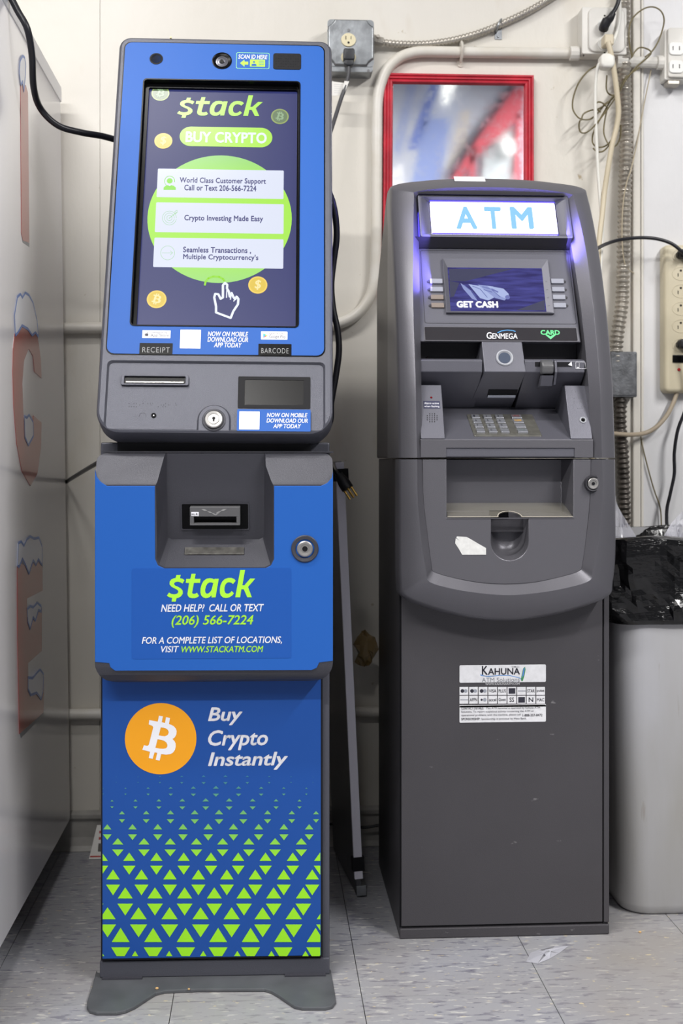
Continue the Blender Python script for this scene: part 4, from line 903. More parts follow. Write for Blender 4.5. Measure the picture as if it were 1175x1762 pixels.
for x in (HB[0]-.0016, HB[2]+.0004): mb.loft([[AG.P(x+dx, b, c) for dx, c in ((0, -.016), (.0012, -.016), (.0012, -.010), (0, -.010))] for b in (.006, gh-.006)])
mb.build('led_strip', led, sgn)
mb = MB()
for b0_, b1_ in ((LB[1]-.0022, LB[1]-.0008), (LB[3]+.0008, LB[3]+.0022)): mb.box(AG, LB[0], LB[2], b0_, b1_, -.0118, -.0095)
mb.build('led_strip', led, sgn)
def glow(loc, rot, sx, sy, p):
    l = area('sign_glow', loc, rot, sx, sy, p, (.22, .18, 1.0)); l.parent = atm; return l
glow((-.128, .030, 1.27), (0, math.radians(90), 0), .16, .03, .28)
glow((.130, .045, 1.30), (0, math.radians(-90), 0), .10, .03, .20)
glow((0, .066, 1.358), (math.radians(-150), 0, 0), .26, .01, .35)
# labels on the top edge
TF_ = MB().loft([[SURF(x, z, off) for x, z, off in ((A0.px(781, 310)[0]-.065+dx, 1.4165, .0), (A0.px(781, 310)[0]-.065+dx, 1.405, .0055))] for dx in (0, .05)], closed=False, caps=False)
AX = lambda u, z, off: Frame(AM, (0, PY(z)-off, 0), (1, 0, 0), (0, 0, 1)).px(u, 310)[0]
xa, xb = AX(781, 1.41, 0), AX(834, 1.41, 0)
TF_ = MB().loft([[Vector((x, PY(1.4168)+.006, 1.4185)), SURF(x, 1.4178, -.001), SURF(x, 1.4130, .0030), SURF(x, 1.4060, .0065)] for x in (xa, xb)], closed=False, caps=False)
TF_.build('white_tape', M_white, atm)

# ================================================================ ice freezer on the left
M_ice = mat('freezer_white', (240, 238, 242), .20, coat=.35, bump=.05, bscale=8)
fr, FM = root('ice_freezer', 'tall white ice freezer with red snow-capped letters on its side, at the left edge', 'freezer', (-.427, -.05, 0))
LEAN = math.radians(.75)
YC = Frame(FM, (0, 0, .08), (0, 1, 0), (-math.sin(LEAN), 0, math.cos(LEAN)))   # the side facing the kiosk: a = towards the wall, b = up, c = outward (+x)
fzh = 1.605
bodyf = MB().rbox(YC, -.98, 0, 0, fzh, .012, -.68, 0, .004).build('body', M_ice, fr, smooth=True)
MB().box(Frame(FM, (0, 0, 0), (0, 1, 0), (0, 0, 1)), -.90, -.06, .0, .081, -.62, -.06).build('plinth', mat('dark_plinth', (40, 40, 42), .6), fr)
MB().rbox(YC, -.985, fzh-.03, .003, fzh+.004, .008, -.684, .002, .002).build('top_cap', mat('cap_white', (206, 206, 210), .3), fr)
def SP(l): return [YC.px(u, v) for u, v in l]
red = mat('freezer_red', (158, 50, 38), .25, coat=.3); shd = mat('freezer_letter_shadow', (120, 124, 130), .3); snow = mat('snow_white', (226, 228, 236), .3); sblu = mat('snow_outline', (74, 120, 200), .3)
def flat(l, m, name, c): 
    return MB().prism(YC, SP(l), 0, c).build(name, m, fr)
I_ = [(35, 143), (40, 150), (44, 146), (47.7, 160), (49, 300), (50, 418), (39, 414), (36.5, 402), (35.5, 250)]
flat([(36.5, 400), (50, 415), (50.5, 425), (39, 417)], shd, 'letter_shadow', .0003)
flat(I_, red, 'letter', .0006)
C_ = [(25, 574), (22.3, 600), (21.2, 640), (23, 700), (28, 763), (37.5, 812), (52, 836), (64, 815), (70, 770), (71, 727), (57, 715), (56.5, 740), (51, 763), (43.5, 745), (40, 715), (37.8, 660), (41, 620), (49, 600), (56.5, 613), (59, 640), (71, 651), (70, 620), (66, 590), (62, 568), (54, 570), (37, 560)]
flat(C_, red, 'letter', .0006)
E_ = [(29.5, 968), (29.8, 1100), (33, 1263), (74.6, 1226), (75.5, 1165), (48, 1180), (48, 1141), (71.5, 1120), (71.5, 1046), (46, 1062), (46, 1030), (73, 1016), (72.5, 953), (50, 975)]
flat([(33, 1258), (75, 1220), (75, 1230), (36, 1270)], shd, 'letter_shadow', .0003)
flat(E_, red, 'letter', .0006)
caps = [[(32.5, 118), (34, 103), (38, 96), (41.5, 99), (43.6, 112), (42.5, 133), (40, 157), (38, 140), (35, 146), (32.7, 128)],
        [(24, 542), (29, 511), (34, 506), (37.5, 512), (42.6, 503.5), (49, 508), (56, 521), (63, 552), (65, 579), (60, 572), (54.5, 577), (47, 566), (37, 560), (30, 572), (25.5, 577)],
        [(41, 716), (45, 719), (49, 714), (56, 726), (56.5, 750), (48, 766), (42, 752)],
        [(29, 974), (30.6, 934), (35.5, 932), (40, 939), (45, 928), (51, 923), (58, 927), (66, 925), (71.5, 940), (71.8, 973), (65, 962), (61, 972), (56, 964), (49, 987), (43, 972), (37.5, 961), (32, 975)],
        [(46, 1048), (51, 1043), (56, 1045), (63, 1037), (70, 1043), (70, 1052), (65, 1050), (60, 1068), (56, 1062), (51, 1082), (47, 1070)],
        [(47.7, 1166), (55, 1167), (62, 1158), (68, 1152), (74, 1160), (73, 1190), (70, 1203), (62, 1192), (52, 1196), (47.5, 1186)]]
for l in caps:
    P = SP(l); cx = sum(p[0] for p in P)/len(P); cy = sum(p[1] for p in P)/len(P)
    o = MB().prism(YC, P, 0, .0010).build('snow_cap', snow, fr)
    MB().stroke(YC, P, .0050, .0012, closed=True).build('snow_outline', sblu, o)

# ================================================================ cables of the kiosk and freezer
M_cab_blk = mat('cable_black', (26, 26, 32), .35)
c = MB().tube([U(14, -14, -.62), U(30, 18, -.62), U(47, 50, -.62), U(55, 95, -.60), U(58, 150, -.56), U(70, 187, -.52), U(100, 216, -.50), U(140, 228, -.48), U(175, 234, -.46), U(215, 244, -.44), Vector((-.215, -.44, 1.468))], .0060, 12, 8).build('power_cable', M_cab_blk, smooth=True)
tag(c, 'thick black cable running over the white freezer to the top of the blue kiosk', 'cable')
yb = -.10
c = MB().tube([Vector((-.262, -.55, .876)), U(176, 793, -.50), U(160, 801, -.40), U(138, 814, -.2), U(117, 827, -.035), U(112, 830, -.030), U(96, 834, -.024), U(80, 840, -.022)], .0045, 8, 5).build('power_cable', M_cab_blk, smooth=True)
c = tag(c, 'short black cable dropping behind the blue kiosk towards the freezer, low on the left', 'cable')
c = MB().tube([Vector((.05, -.52, 1.405)), U(556, 318, -.50), U(569, 338, -.50), U(577, 372, -.48), U(579, 410, -.46), U(574, 450, -.45), U(570, 490, -.45), U(573, 530, -.45), U(581, 570, -.45), U(583, 605, -.45), U(578, 645, -.45), U(570, 690, -.45), U(562, 735, -.45), Vector((.05, -.45, .915))], .0062, 10, 7, flat=1).build('power_cable', M_cab_blk, smooth=True)
tag(c, 'black cable looping out of the right edge of the blue kiosk', 'cable')

# ================================================================ wall wiring, top centre
M_galv = mat('galvanised', (172, 176, 180), .34, metal=.75, var=.22, vscale=26, bump=.2, bscale=90)
M_galvd = mat('galvanised_dull', (190, 184, 174), .36, metal=.6, var=.12, vscale=20)
M_ivory = mat('ivory_plastic', (224, 214, 180), .35)
M_slot = mat('slot_dark', (40, 34, 28), .7)
def duplex_face(F, cx, cy, s, par, m=M_ivory):
    """one receptacle face, about 34 mm"""
    f = MB().cyl(F, cx, cy, .0165*s, 0, .003, 28, ry=.0150*s).build('receptacle', m, par, bev=.0008)
    mb = MB(); mb.box(F, cx-.0068*s, cx-.0052*s, cy+.000*s, cy+.0082*s, .0028, .0033); mb.box(F, cx+.0048*s, cx+.0062*s, cy+.001*s, cy+.0078*s, .0028, .0033); mb.cyl(F, cx, cy-.0065*s, .0026*s, .0028, .0033, 12)
    mb.build('slots', M_slot, f); return f
GB = WF.rect(561.5, 47, 640, 126)
jb, JM = root('outlet_box', 'galvanised steel outlet box with ivory outlets above the right corner of the blue kiosk', 'outlet', (0, 0, 0))
MB().rbox(WF, GB[0]+.004, GB[1]-.012, GB[2]-.002, GB[3]-.006, .006, .0, .048).build('box', M_galv, jb, bev=.001)
cvp = MB()
r_ = .010
ol = []
for cx, cy, s in ((GB[2], GB[1], 0), (GB[2], GB[3], 1), (GB[0], GB[3], 2), (GB[0], GB[1], 3)):
    sx = -1 if cx == GB[2] else 1; sy = 1 if cy == GB[1] else -1
    # notched corners of a stamped cover
    pts = [(cx+sx*.016, cy), (cx+sx*.012, cy+sy*.006), (cx+sx*.006, cy+sy*.012), (cx, cy+sy*.016)]
    if s in (1, 3): pts = pts[::-1]
    ol += pts
cvp.prism(WF, rrect(*GB, .008), .048, .0495); cvp.build('cover', M_galv, jb)
MB().loft([[WF.P(a, b, .0495) for a, b in ol], [WF.P(a*.94+(GB[0]+GB[2])*.03, b*.94+(GB[1]+GB[3])*.03, .0545) for a, b in ol]]).build('raised_cover', M_galv, jb, bev=.001)
DF = WORLDF(-.0545)
x, y = DF.px(599.5, 69); duplex_face(DF, x, y, 1, jb)
x, y2 = DF.px(599.5, 99); duplex_face(DF, x, y2, 1, jb)
mb = MB()
for u, v in ((565.5, 51), (634, 54), (634, 121), (568, 118), (600, 52)): mb.cyl(DF, *DF.px(u, v), .0032, -.006 if u != 600 else 0, .0012 if u == 600 else -.003, 14)
mb.build('cover_screws', M_steel, jb)
# fitting and flexible conduit
mb = MB(); c1_ = U(640, 68, -.025); c2_ = U(659, 73, -.025)
mb.tube([c1_, c1_.lerp(c2_, .5)], .012, 12, smooth=False).tube([c1_.lerp(c2_, .45), c2_], .0105, 12, smooth=False)
mb.cyl(Frame(I4, (c1_+c2_)/2, (1, 0, 0), (0, 0, 1)), 0, .006, .004, 0, .016, 12)
mb.build('conduit_fitting', M_galvd, jb, bev=.001)
def rib(r, pitch, k=.16): return lambda d: r*(1+k*math.sin(2*math.pi*d/pitch))
cps = [U(657, 73, -.018), U(690, 76, -.014), U(730, 76, -.012), U(780, 69, -.012), U(830, 55, -.012), U(870, 38, -.012), U(910, 19, -.012), U(955, -8, -.012), U(1000, -40, -.012)]
c = MB().tube(cps, .0078, 10, 50, rf=rib(.0078, .0085, .12)).build('flexible_conduit', M_galvd, smooth=True)
tag(c, 'flexible metal conduit rising from the steel outlet box to the upper right', 'conduit')
cl = MB().box(WF, *[WF.rect(851, 44, 863, 68)[i] for i in (0, 2, 1, 3)], 0, .0022)
p_ = WF.px(856, 47); cl.tube([WF.P(p_[0]-.004, p_[1]-.011, .001), WF.P(p_[0]-.005, p_[1]-.010, .016), WF.P(p_[0]-.002, p_[1], .0235), WF.P(p_[0]+.004, p_[1]+.011, .016), WF.P(p_[0]+.005, p_[1]+.012, .001)], .0025, 8, 5, flat=2)
cl.cyl(WF, *WF.px(857.5, 63), .0032, .002, .0045, 12)
tag(cl.build('conduit_clamp', M_galv), 'small metal strap clamping the flexible conduit to the wall', 'clamp')
# painted rigid conduit: round the corner and along the wall
rp = .0125
c = MB().tube([U(1005, 92, -.014), U(900, 91, -.014), U(800, 90, -.014), U(735, 89, -.014), U(710, 91, -.014), U(688, 99, -.014), U(668, 117, -.014), U(656, 142, -.014), U(649.5, 175, -.014), U(648.5, 230, -.014), U(648, 330, -.014), U(647, 420, -.014), U(645.5, 470, -.014), U(640, 502, -.014), U(626, 528, -.014), U(607, 546, -.014), U(585, 556, -.014), U(560, 560, -.014), U(480, 562, -.014), U(300, 563, -.014), U(120, 564.5, -.014), U(60, 565, -.014)], rp, 14, 6).build('painted_pipe', M_pipe, smooth=True)
tag(c, 'white painted pipe curving down the wall between the kiosk and the red mirror', 'pipe')
mb = MB(); p_ = WF.px(792, 90)
mb.tube([WF.P(p_[0], p_[1]-.022, .003), WF.P(p_[0], p_[1]-.016, .018), WF.P(p_[0], p_[1], .0275), WF.P(p_[0], p_[1]+.013, .020), WF.P(p_[0], p_[1]+.016, .002)], .0035, 8, 6, flat=2.0)
mb.rbox(WF, p_[0]-.007, p_[1]-.034, p_[0]+.007, p_[1]-.014, .006, 0, .003); mb.cyl(WF, p_[0], p_[1]-.026, .004, .003, .0055, 12)
tag(mb.build('pipe_clamp', M_pipe, smooth=True), 'white painted clamp holding the pipe above the red mirror', 'clamp')
c = MB().tube([U(40, 1230, -.014), U(900, 1223, -.014)], rp, 12, smooth=False).build('painted_pipe', M_pipe, smooth=True)
tag(c, 'low painted pipe running along the wall behind both machines, near the floor', 'pipe')
# cord plugged into the steel box
M_cord_grey = mat('cord_dark_grey', (70, 70, 74), .4)
pg, PM = root('mains_cable', 'dark grey power cord plugged into the steel outlet box, dropping behind the blue kiosk', 'cord', (0, 0, 0))
DG = WORLDF(-.058)
bx = DG.rect(590, 88, 609, 117)
MB().rbox(DG, bx[0], bx[1]+.012, bx[2], bx[3], .004, -.0005, .022, .003).rbox(DG, bx[0]+.002, bx[1], bx[2]-.002, bx[1]+.018, .005, .002, .019, .003).build('plug', mat('plug_grey', (52, 54, 58), .4), pg, smooth=True)
MB().tube([U(600, 112, -.068), U(600, 120, -.070), U(598.5, 134, -.07), U(594, 150, -.07), U(586, 172, -.075), U(576, 204, -.09), U(566, 235, -.11), U(552, 275, -.15), U(538, 305, -.22), U(524, 330, -.30), Vector((.03, -.385, 1.30))], .0045, 10, 6).build('cable', M_cord_grey, pg, smooth=True)
WT = WORLDF(-.062)
MB().prism(WT, WT.pts([(571, 140), (593, 143), (595, 142), (593, 164), (569, 165)][::-1]), 0, .0006).build('cord_tag', mat('paper_tag', (232, 230, 226), .6), pg)
MB().prism(WT, WT.pts([(592, 142), (600, 142.5), (592, 164), (588, 164)][::-1]), .0, .012).build('tag_wrap', mat('paper_tag', (232, 230, 226), .6), pg)
mb = MB()
for k in range(5): mb.stroke(WT, WT.pts([(575, 145+k*3.6), (590, 146+k*3.6)]), .0005, .0008)
mb.build('tag_print', mat('faint_print', (180, 180, 182), .6), pg)

# ================================================================ red framed mirror
mr, MM = root('framed_mirror', 'mirror in a ridged red frame on the wall above the cash machine', 'mirror', (0, 0, 0))
mo = [(660, 129), (916, 133), (915, 470), (657, 470)]
O = WF.pts(mo); x0, x1 = O[3][0], O[1][0]; z1 = O[0][1]; z1b = O[1][1]
M_red = mat('red_frame_paint', (206, 48, 66), .42, var=.18, vscale=18, bump=.3, bscale=120)
zb_ = 1.235
OUT = [(x0+.003, z1), (x1, z1b), (x1, zb_), (x0, zb_)]
def insetq(d): return [(OUT[0][0]+d, OUT[0][1]-d), (OUT[1][0]-d, OUT[1][1]-d), (OUT[2][0]-d, OUT[2][1]+d), (OUT[3][0]+d, OUT[3][1]+d)]
prf = [(0, .001), (0, .016), (.0015, .018), (.0045, .018), (.0065, .0145), (.009, .0175), (.0115, .0175), (.0135, .0135), (.0165, .0155), (.019, .0145), (.0215, .009), (.0225, .004)]
for k in range(4):
    L = [[WF.P(*insetq(d)[k], c) for d, c in prf], [WF.P(*insetq(d)[(k+1) % 4], c) for d, c in prf]]
    MB().loft(L).build('frame_rail', M_red, mr, bev=.0004)
mi = insetq(.0215)
def mirror_mat():
    m = mat('mirror_glass', (236, 238, 240), .045, metal=1); nt = m.node_tree; n = nt.nodes; L = nt.links; b = n['Principled BSDF']
    tc = n.new('ShaderNodeTexCoord'); t = n.new('ShaderNodeTexNoise'); t.inputs['Scale'].default_value = 60; t.inputs['Detail'].default_value = 6; L.new(tc.outputs['Object'], t.inputs['Vector'])
    r = n.new('ShaderNodeMapRange'); r.inputs[1].default_value = .45; r.inputs[2].default_value = .8; r.inputs[3].default_value = .04; r.inputs[4].default_value = .09; L.new(t.outputs[0], r.inputs[0]); L.new(r.outputs[0], b.inputs['Roughness'])
    return m
MB().prism(WF, mi, .003, .006).build('glass', mirror_mat(), mr)

# ================================================================ wiring on the right
M_wpl = mat('white_plastic', (226, 226, 222), .35)
M_pbox = mat('painted_box', (226, 223, 216), .38, var=.06, vscale=18)
pb_, _ = root('outlet_box', 'white painted outlet box with a black and a beige plug, upper right', 'outlet', (0, 0, 0))
bx = WF.rect(993, 24, 1066, 104)
MB().rbox(WF, bx[0], bx[1], bx[2]+.004, bx[3], .004, 0, .044).build('box', M_pbox, pb_, bev=.002)
MB().rbox(WF, bx[0]+.014, bx[1]+.004, bx[2]-.002, bx[3]-.003, .014, .044, .050, .003).build('cover', M_pbox, pb_, smooth=True)
PF = WORLDF(-.050)
x, y = PF.px(1040, 43); duplex_face(PF, x, y, .95, pb_, M_wpl)
x, y = PF.px(1040, 76); duplex_face(PF, x, y, .95, pb_, M_wpl)
mb = MB(); q1, q2 = U(980, 92, -.02), U(995, 92, -.02); mb.tube([q1, q2], .016, 12, smooth=False); mb.build('pipe_fitting', M_pbox, pb_)
MB().cyl(PF, *PF.px(1005, 94), .0022, -.007, -.0055, 10).cyl(PF, *PF.px(1040, 27), .002, 0, .001, 10).cyl(PF, *PF.px(1040, 91), .002, 0, .001, 10).build('cover_screws', M_slot, pb_)
pbx, _ = root('outlet_box', 'white painted four-slot outlet box at the right edge of the picture', 'outlet', (0, 0, 0))
b2 = WF.rect(1139, 60, 1206, 143)
MB().rbox(WF, b2[0]-.006, b2[1]-.004, b2[2], b2[3], .004, 0, .036).build('box', M_pbox, pbx, bev=.002)
MB().rbox(WF, b2[0], b2[1], b2[2], b2[3]+.001, .006, .036, .044, .002).build('cover', M_pbox, pbx, smooth=True)
PG = WORLDF(-.044)
for v in (84, 115):
    x, y = PG.px(1163, v); f = MB().rbox(PG, x-.0165, y-.0145, x+.0165, y+.0145, .008, 0, .003, .001).build('receptacle', M_wpl, pbx)
    MB().box(PG, x-.0088, x-.0070, y-.004, y+.005, .0028, .0034).box(PG, x+.0060, x+.0078, y-.004, y+.005, .0028, .0034).build('slots', M_slot, f)
MB().box(PG, b2[0]+.001, b2[0]+.03, b2[1]-.016, b2[1]-.004, -.035, -.006).build('box_fitting', M_galvd, pbx, bev=.003)
c = MB().tube([U(1062, 106, -.022), U(1100, 107, -.020), U(1140, 108, -.020)], .0125, 12, smooth=False).tube([U(1060, 106, -.024), U(1078, 106.5, -.024)], .0170, 12, smooth=False).tube([U(1130, 107.8, -.022), U(1140, 108, -.022)], .0160, 12, smooth=False).build('pipe_nipple', M_pbox, smooth=False)
tag(c, 'short painted pipe joining the two white outlet boxes', 'pipe')
# armoured conduit
ap = [U(1072, -30, -.024), U(1073, 60, -.026), U(1075, 160, -.026), U(1077, 250, -.024), U(1075, 330, -.024), U(1073, 420, -.024), U(1071, 500, -.024), U(1069, 530, -.026), U(1063, 570, -.030), U(1060, 600, -.032), U(1060, 625, -.032)]
c = MB().tube(ap, .0135, 12, 74, rf=rib(.0138, .0115, .17)).build('armoured_conduit', M_galvd, smooth=True)
tag(c, 'thick armoured metal conduit running down the wall right of the cash machine', 'conduit')
c = MB().tube([U(1068, 680, -.028), U(1067, 730, -.028), U(1071, 780, -.028), U(1073, 830, -.028), U(1074, 880, -.028), U(1074, 960, -.028)], .0135, 12, 62, rf=rib(.0135, .0115, .13)).build('armoured_conduit', mat('galvanised_dark', (110, 104, 98), .4, metal=.6, var=.3, vscale=40), smooth=True)
tag(c, 'lower run of armoured conduit under the small grey box, beside the bin', 'conduit')
bx = WF.rect(1056, 608, 1086, 685)
gb, _ = root('junction_box', 'small dull grey junction box under the armoured conduit', 'box', (0, 0, 0))
MB().rbox(WF, bx[0]-.02, bx[1], bx[2], bx[3], .003, 0, .045).build('box', mat('box_grey', (118, 120, 124), .5, metal=.3, var=.25, vscale=60, bump=.4, bscale=200), gb, bev=.002)
MB().box(WF, bx[0]-.02, bx[2]-.003, bx[1]+.004, bx[3]-.004, .045, .047).build('lid', mat('box_grey', (118, 120, 124)), gb, bev=.001)
# cords and wires
M_beige = mat('cord_beige', (206, 194, 168), .4); M_wcord = mat('cord_white', (232, 230, 222), .4); M_wire = mat('wire_olive', (112, 102, 72), .5)
pg, _ = root('mains_cable', 'black cord plugged into the painted outlet box from above', 'cord', (0, 0, 0))
MB().tube([U(1069, -20, -.075), U(1062, 8, -.075), U(1053, 24, -.078)], .0048, 10, 6).build('cable', M_cab_blk, pg, smooth=True)
MB().tube([U(1055, 22, -.080), U(1050, 31, -.078), U(1045, 36, -.070)], .008, 10, 4, rf=lambda d: .0065+d*.16).tube([U(1045, 34, -.073), U(1040, 44, -.068), U(1038, 50, -.060)], .011, 10, 4).build('plug', mat('plug_black', (30, 30, 34), .45), pg, smooth=True)
pg, _ = root('mains_cable', 'beige cord with a square plug hanging from the painted outlet box', 'cord', (0, 0, 0))
bx = WORLDF(-.052).rect(1034, 66, 1050, 84)
MB().rbox(WORLDF(-.052), bx[0], bx[1], bx[2], bx[3], .003, 0, .030, .003).build('plug', M_beige, pg, bev=.001)
MB().tube([U(1046, 72, -.080), U(1051, 92, -.080), U(1057, 125, -.075), U(1062, 165, -.070), U(1064, 195, -.066), U(1060, 222, -.062), U(1053, 250, -.060), U(1046, 290, -.058), U(1040, 330, -.055), U(1036, 370, -.06), U(1030, 430, -.07), U(1026, 560, -.08), U(1020, 760, -.08), U(1010, 900, -.07)], .0062, 10, 7).build('cable', M_beige, pg, smooth=True)
c = MB().tube([U(1066, 0, -.055), U(1066, 30, -.056), U(1060, 60, -.060), U(1048, 88, -.070), U(1030, 112, -.070), U(1025, 135, -.062), U(1024, 180, -.058), U(1026, 240, -.055), U(1029, 300, -.052), U(1033, 350, -.05), U(1036, 400, -.06), U(1034, 440, -.07), U(1030, 560, -.08), U(1028, 760, -.07), U(1020, 900, -.06)], .0040, 10, 6).build('white_cord', M_wcord, smooth=True)
tag(c, 'thin white cord hanging beside the beige cord, right of the mirror', 'cord')
c = MB()
bx = WORLDF(-.072).rect(1031, 94, 1056, 119)
tap = MB().rbox(WORLDF(-.060), bx[0], bx[1], bx[2], bx[3], .011, 0, .026, .006).build('cord_connector', M_wcord, smooth=True)
tag(tap, 'rounded white cord connector below the painted outlet box', 'connector')
loops = [
 [(1030, 112), (1012, 122), (996, 142), (987, 165), (985, 185), (991, 198), (1000, 205), (1015, 205), (1028, 195), (1040, 180), (1055, 168), (1066, 150), (1078, 130)],
 [(1000, 207), (1004, 196), (1016, 190), (1030, 187), (1044, 178), (1056, 164)],
 [(998, 207), (996, 215), (998, 226), (1005, 229), (1015, 224), (1028, 210), (1040, 195), (1052, 178), (1064, 160), (1080, 132), (1100, 116)],
 [(1052, 170), (1035, 200), (1022, 225), (1019, 243), (1025, 252), (1036, 253), (1047, 247), (1056, 232), (1060, 215)],
 [(1045, 185), (1040, 210), (1039, 230), (1046, 247), (1053, 253), (1061, 249), (1067, 235), (1068, 215)],
 [(1045, 185), (1036, 177), (1028, 176), (1024, 184), (1033, 193)],
 [(1044, 130), (1043, 150), (1046, 160), (1054, 164), (1062, 160), (1075, 140), (1092, 118), (1115, 98), (1120, 90), (1113, 84), (1100, 82), (1090, 92), (1086, 100)],
 [(1020, 255), (1028, 261), (1038, 260), (1048, 250)],
 [(1110, 98), (1122, 88), (1133, 70), (1141, 46), (1142, 30), (1136, 18), (1124, 12), (1110, 14), (1095, 24), (1085, 38), (1082, 60), (1084, 82), (1088, 98)]]
mb = MB()
for k, l in enumerate(loops):
    mb.tube([U(u, v, -.045-.004*(k % 3)-.006*math.sin(i*1.3+k)) for i, (u, v) in enumerate(l)], .0018, 6, 6)
c = mb.build('wire_bundle', M_wire, smooth=True); tag(c, 'tangled bundle of thin olive wire looped over the conduit, upper right', 'wire')
c = MB().tube([U(1120, 120, -.012), U(1108, 180, -.010), U(1096, 245, -.014), U(1086, 290, -.045), U(1078, 315, -.045), U(1072, 350, -.042), U(1070, 400, -.042), U(1073, 445, -.042), U(1080, 462, -.03), U(1090, 470, -.014)], .0014, 6, 6).build('thin_wire', mat('wire_tan', (176, 164, 140), .5), smooth=True)
tag(c, 'single thin tan wire crossing in front of the armoured conduit', 'wire')
c = MB().tube([U(1098, 700, -.006), U(1102, 750, -.008), U(1112, 795, -.008), U(1125, 842, -.008), U(1136, 875, -.008), U(1138, 915, -.010)], .0016, 6, 6).build('thin_wire', M_wire, smooth=True)
tag(c, 'thin olive wire hanging down the wall behind the bin', 'wire')
# power strip
ps, _ = root('power_strip', 'beige power strip mounted upright on the wall at the right edge', 'power strip', (0, 0, 0))
bx = WF.rect(1142, 421, 1202, 676, .03)
M_strip = mat('strip_beige', (206, 196, 170), .4, var=.05, vscale=12)
MB().rbox(WF, bx[0], bx[1], bx[2], bx[3], .012, .002, .034, .010).build('body', M_strip, ps, smooth=True)
SF = WORLDF(-.034)
for k, v in enumerate((440, 471, 501, 531, 561, 594)):
    x, y = SF.px(1172, v); f = MB().ring(SF, [(x+.0215*math.cos(t*math.pi/14), y+.0155*math.sin(t*math.pi/14)) for t in range(28)], [(x+.0205*math.cos(t*math.pi/14), y+.0145*math.sin(t*math.pi/14)) for t in range(28)], -.001, .0008).build('receptacle', M_strip, ps)
    MB().box(SF, x-.0085, x-.0066, y-.0065, y+.001, 0, .0006).box(SF, x+.0055, x+.0074, y-.0065, y+.001, 0, .0006).cyl(SF, x-.001, y+.0072, .0026, 0, .0006, 12).build('slots', M_slot, f)
bx = SF.rect(1157, 611, 1196, 624); MB().rbox(SF, bx[0], bx[1], bx[2], bx[3], .001, -.001, .003, .001).build('switch', M_blk, ps)
MB().cyl(SF, *SF.px(1168, 636), .0042, -.001, .003, 16, .003).build('red_lamp', mat('lamp_red', (170, 30, 34), .3), ps)
c = MB().tube([U(1165, 676, -.020), U(1158, 694, -.022), U(1147, 715, -.024), U(1130, 734, -.026), U(1110, 745, -.028), U(1085, 748, -.045), U(1055, 746, -.06), U(1040, 744, -.08), U(1005, 745, -.10), U(960, 752, -.08)], .0052, 10, 7).build('cable', mat('strip_cord', (170, 156, 136), .45), ps, smooth=True)
for lab, v, pts in (('black cord arching from the cash machine to the top socket of the power strip', 440, [(1005, 440, -.20), (1022, 431, -.18), (1040, 421, -.12), (1065, 413, -.09), (1100, 409, -.075), (1130, 411, -.07), (1155, 419, -.07), (1172, 432, -.07), (1180, 440, -.062)]),
                    ('black cord plugged low in the power strip and hanging behind the bin', 594, [(1180, 600, -.062), (1185, 650, -.055), (1180, 700, -.050), (1166, 740, -.045), (1160, 780, -.040), (1160, 815, -.040), (1153, 850, -.040), (1147, 880, -.04), (1148, 925, -.05)])):
    pg, _ = root('mains_cable', lab, 'cord', (0, 0, 0))
    MB().tube([U(*p) for p in pts], .0040, 10, 7).build('cable', M_cab_blk, pg, smooth=True)
    a_, b_ = SF.px(1176, v)
    MB().rbox(SF, a_-.0150, b_-.008, a_+.018, b_+.012, .005, .001, .024, .005).rbox(SF, a_-.018, b_-.005, a_+.010, b_+.007, .003, .001, .014, .003).build('plug', mat('plug_black', (30, 30, 34), .45), pg, smooth=True)

# ================================================================ bin
bn, BM = root('waste_bin', 'grey plastic waste bin beside the cash machine, lined with a black bag', 'bin', (.899, -.275, 0))
M_bin = mat('bin_grey', (176, 176, 180), .45, var=.10, vscale=7, bump=.15, bscale=40, c2=(160, 158, 154), stretch=(1, 1, .25))
def sq(hx, hy, r, z, seg=8): return [Vector((a, b, z)) for a, b in rrect(-hx, -hy, hx, hy, r, seg)]
MB().loft([sq(.205, .195, .045, .0), sq(.212, .202, .05, .006), sq(.214, .204, .05, .016), sq(.216, .206, .05, .02), sq(.228, .212, .05, .60), sq(.230, .213, .05, .72), sq(.222, .206, .048, .72), sq(.205, .19, .04, .05)]).build('body', M_bin, bn, smooth=True)
# streaks of dirt
def streaks():
    n = M_bin.node_tree.nodes; L = M_bin.node_tree.links; b = n['Principled BSDF']; src = b.inputs['Base Color'].links[0].from_socket
    tc = n.new('ShaderNodeTexCoord'); mp = n.new('ShaderNodeMapping'); mp.inputs['Scale'].default_value = (1, 1, .14); L.new(tc.outputs['Object'], mp.inputs[0])
    t = n.new('ShaderNodeTexNoise'); t.inputs['Scale'].default_value = 46; t.inputs['Detail'].default_value = 5; L.new(mp.outputs[0], t.inputs['Vector'])
    r = n.new('ShaderNodeMapRange'); r.inputs[1].default_value = .66; r.inputs[2].default_value = .76; r.inputs[4].default_value = .7; L.new(t.outputs[0], r.inputs[0])
    mx = n.new('ShaderNodeMix'); mx.data_type = 'RGBA'; L.new(r.outputs[0], mx.inputs[0]); L.new(src, mx.inputs[6]); mx.inputs[7].default_value = rgb((128, 114, 94)); L.new(mx.outputs[2], b.inputs['Base Color'])
streaks()
def crumple(P, amp, sc, seed=0):
    v = noise.voronoi(P*sc+Vector((seed, seed*1.7, 0)))[0]; return (v[1]-v[0])*amp
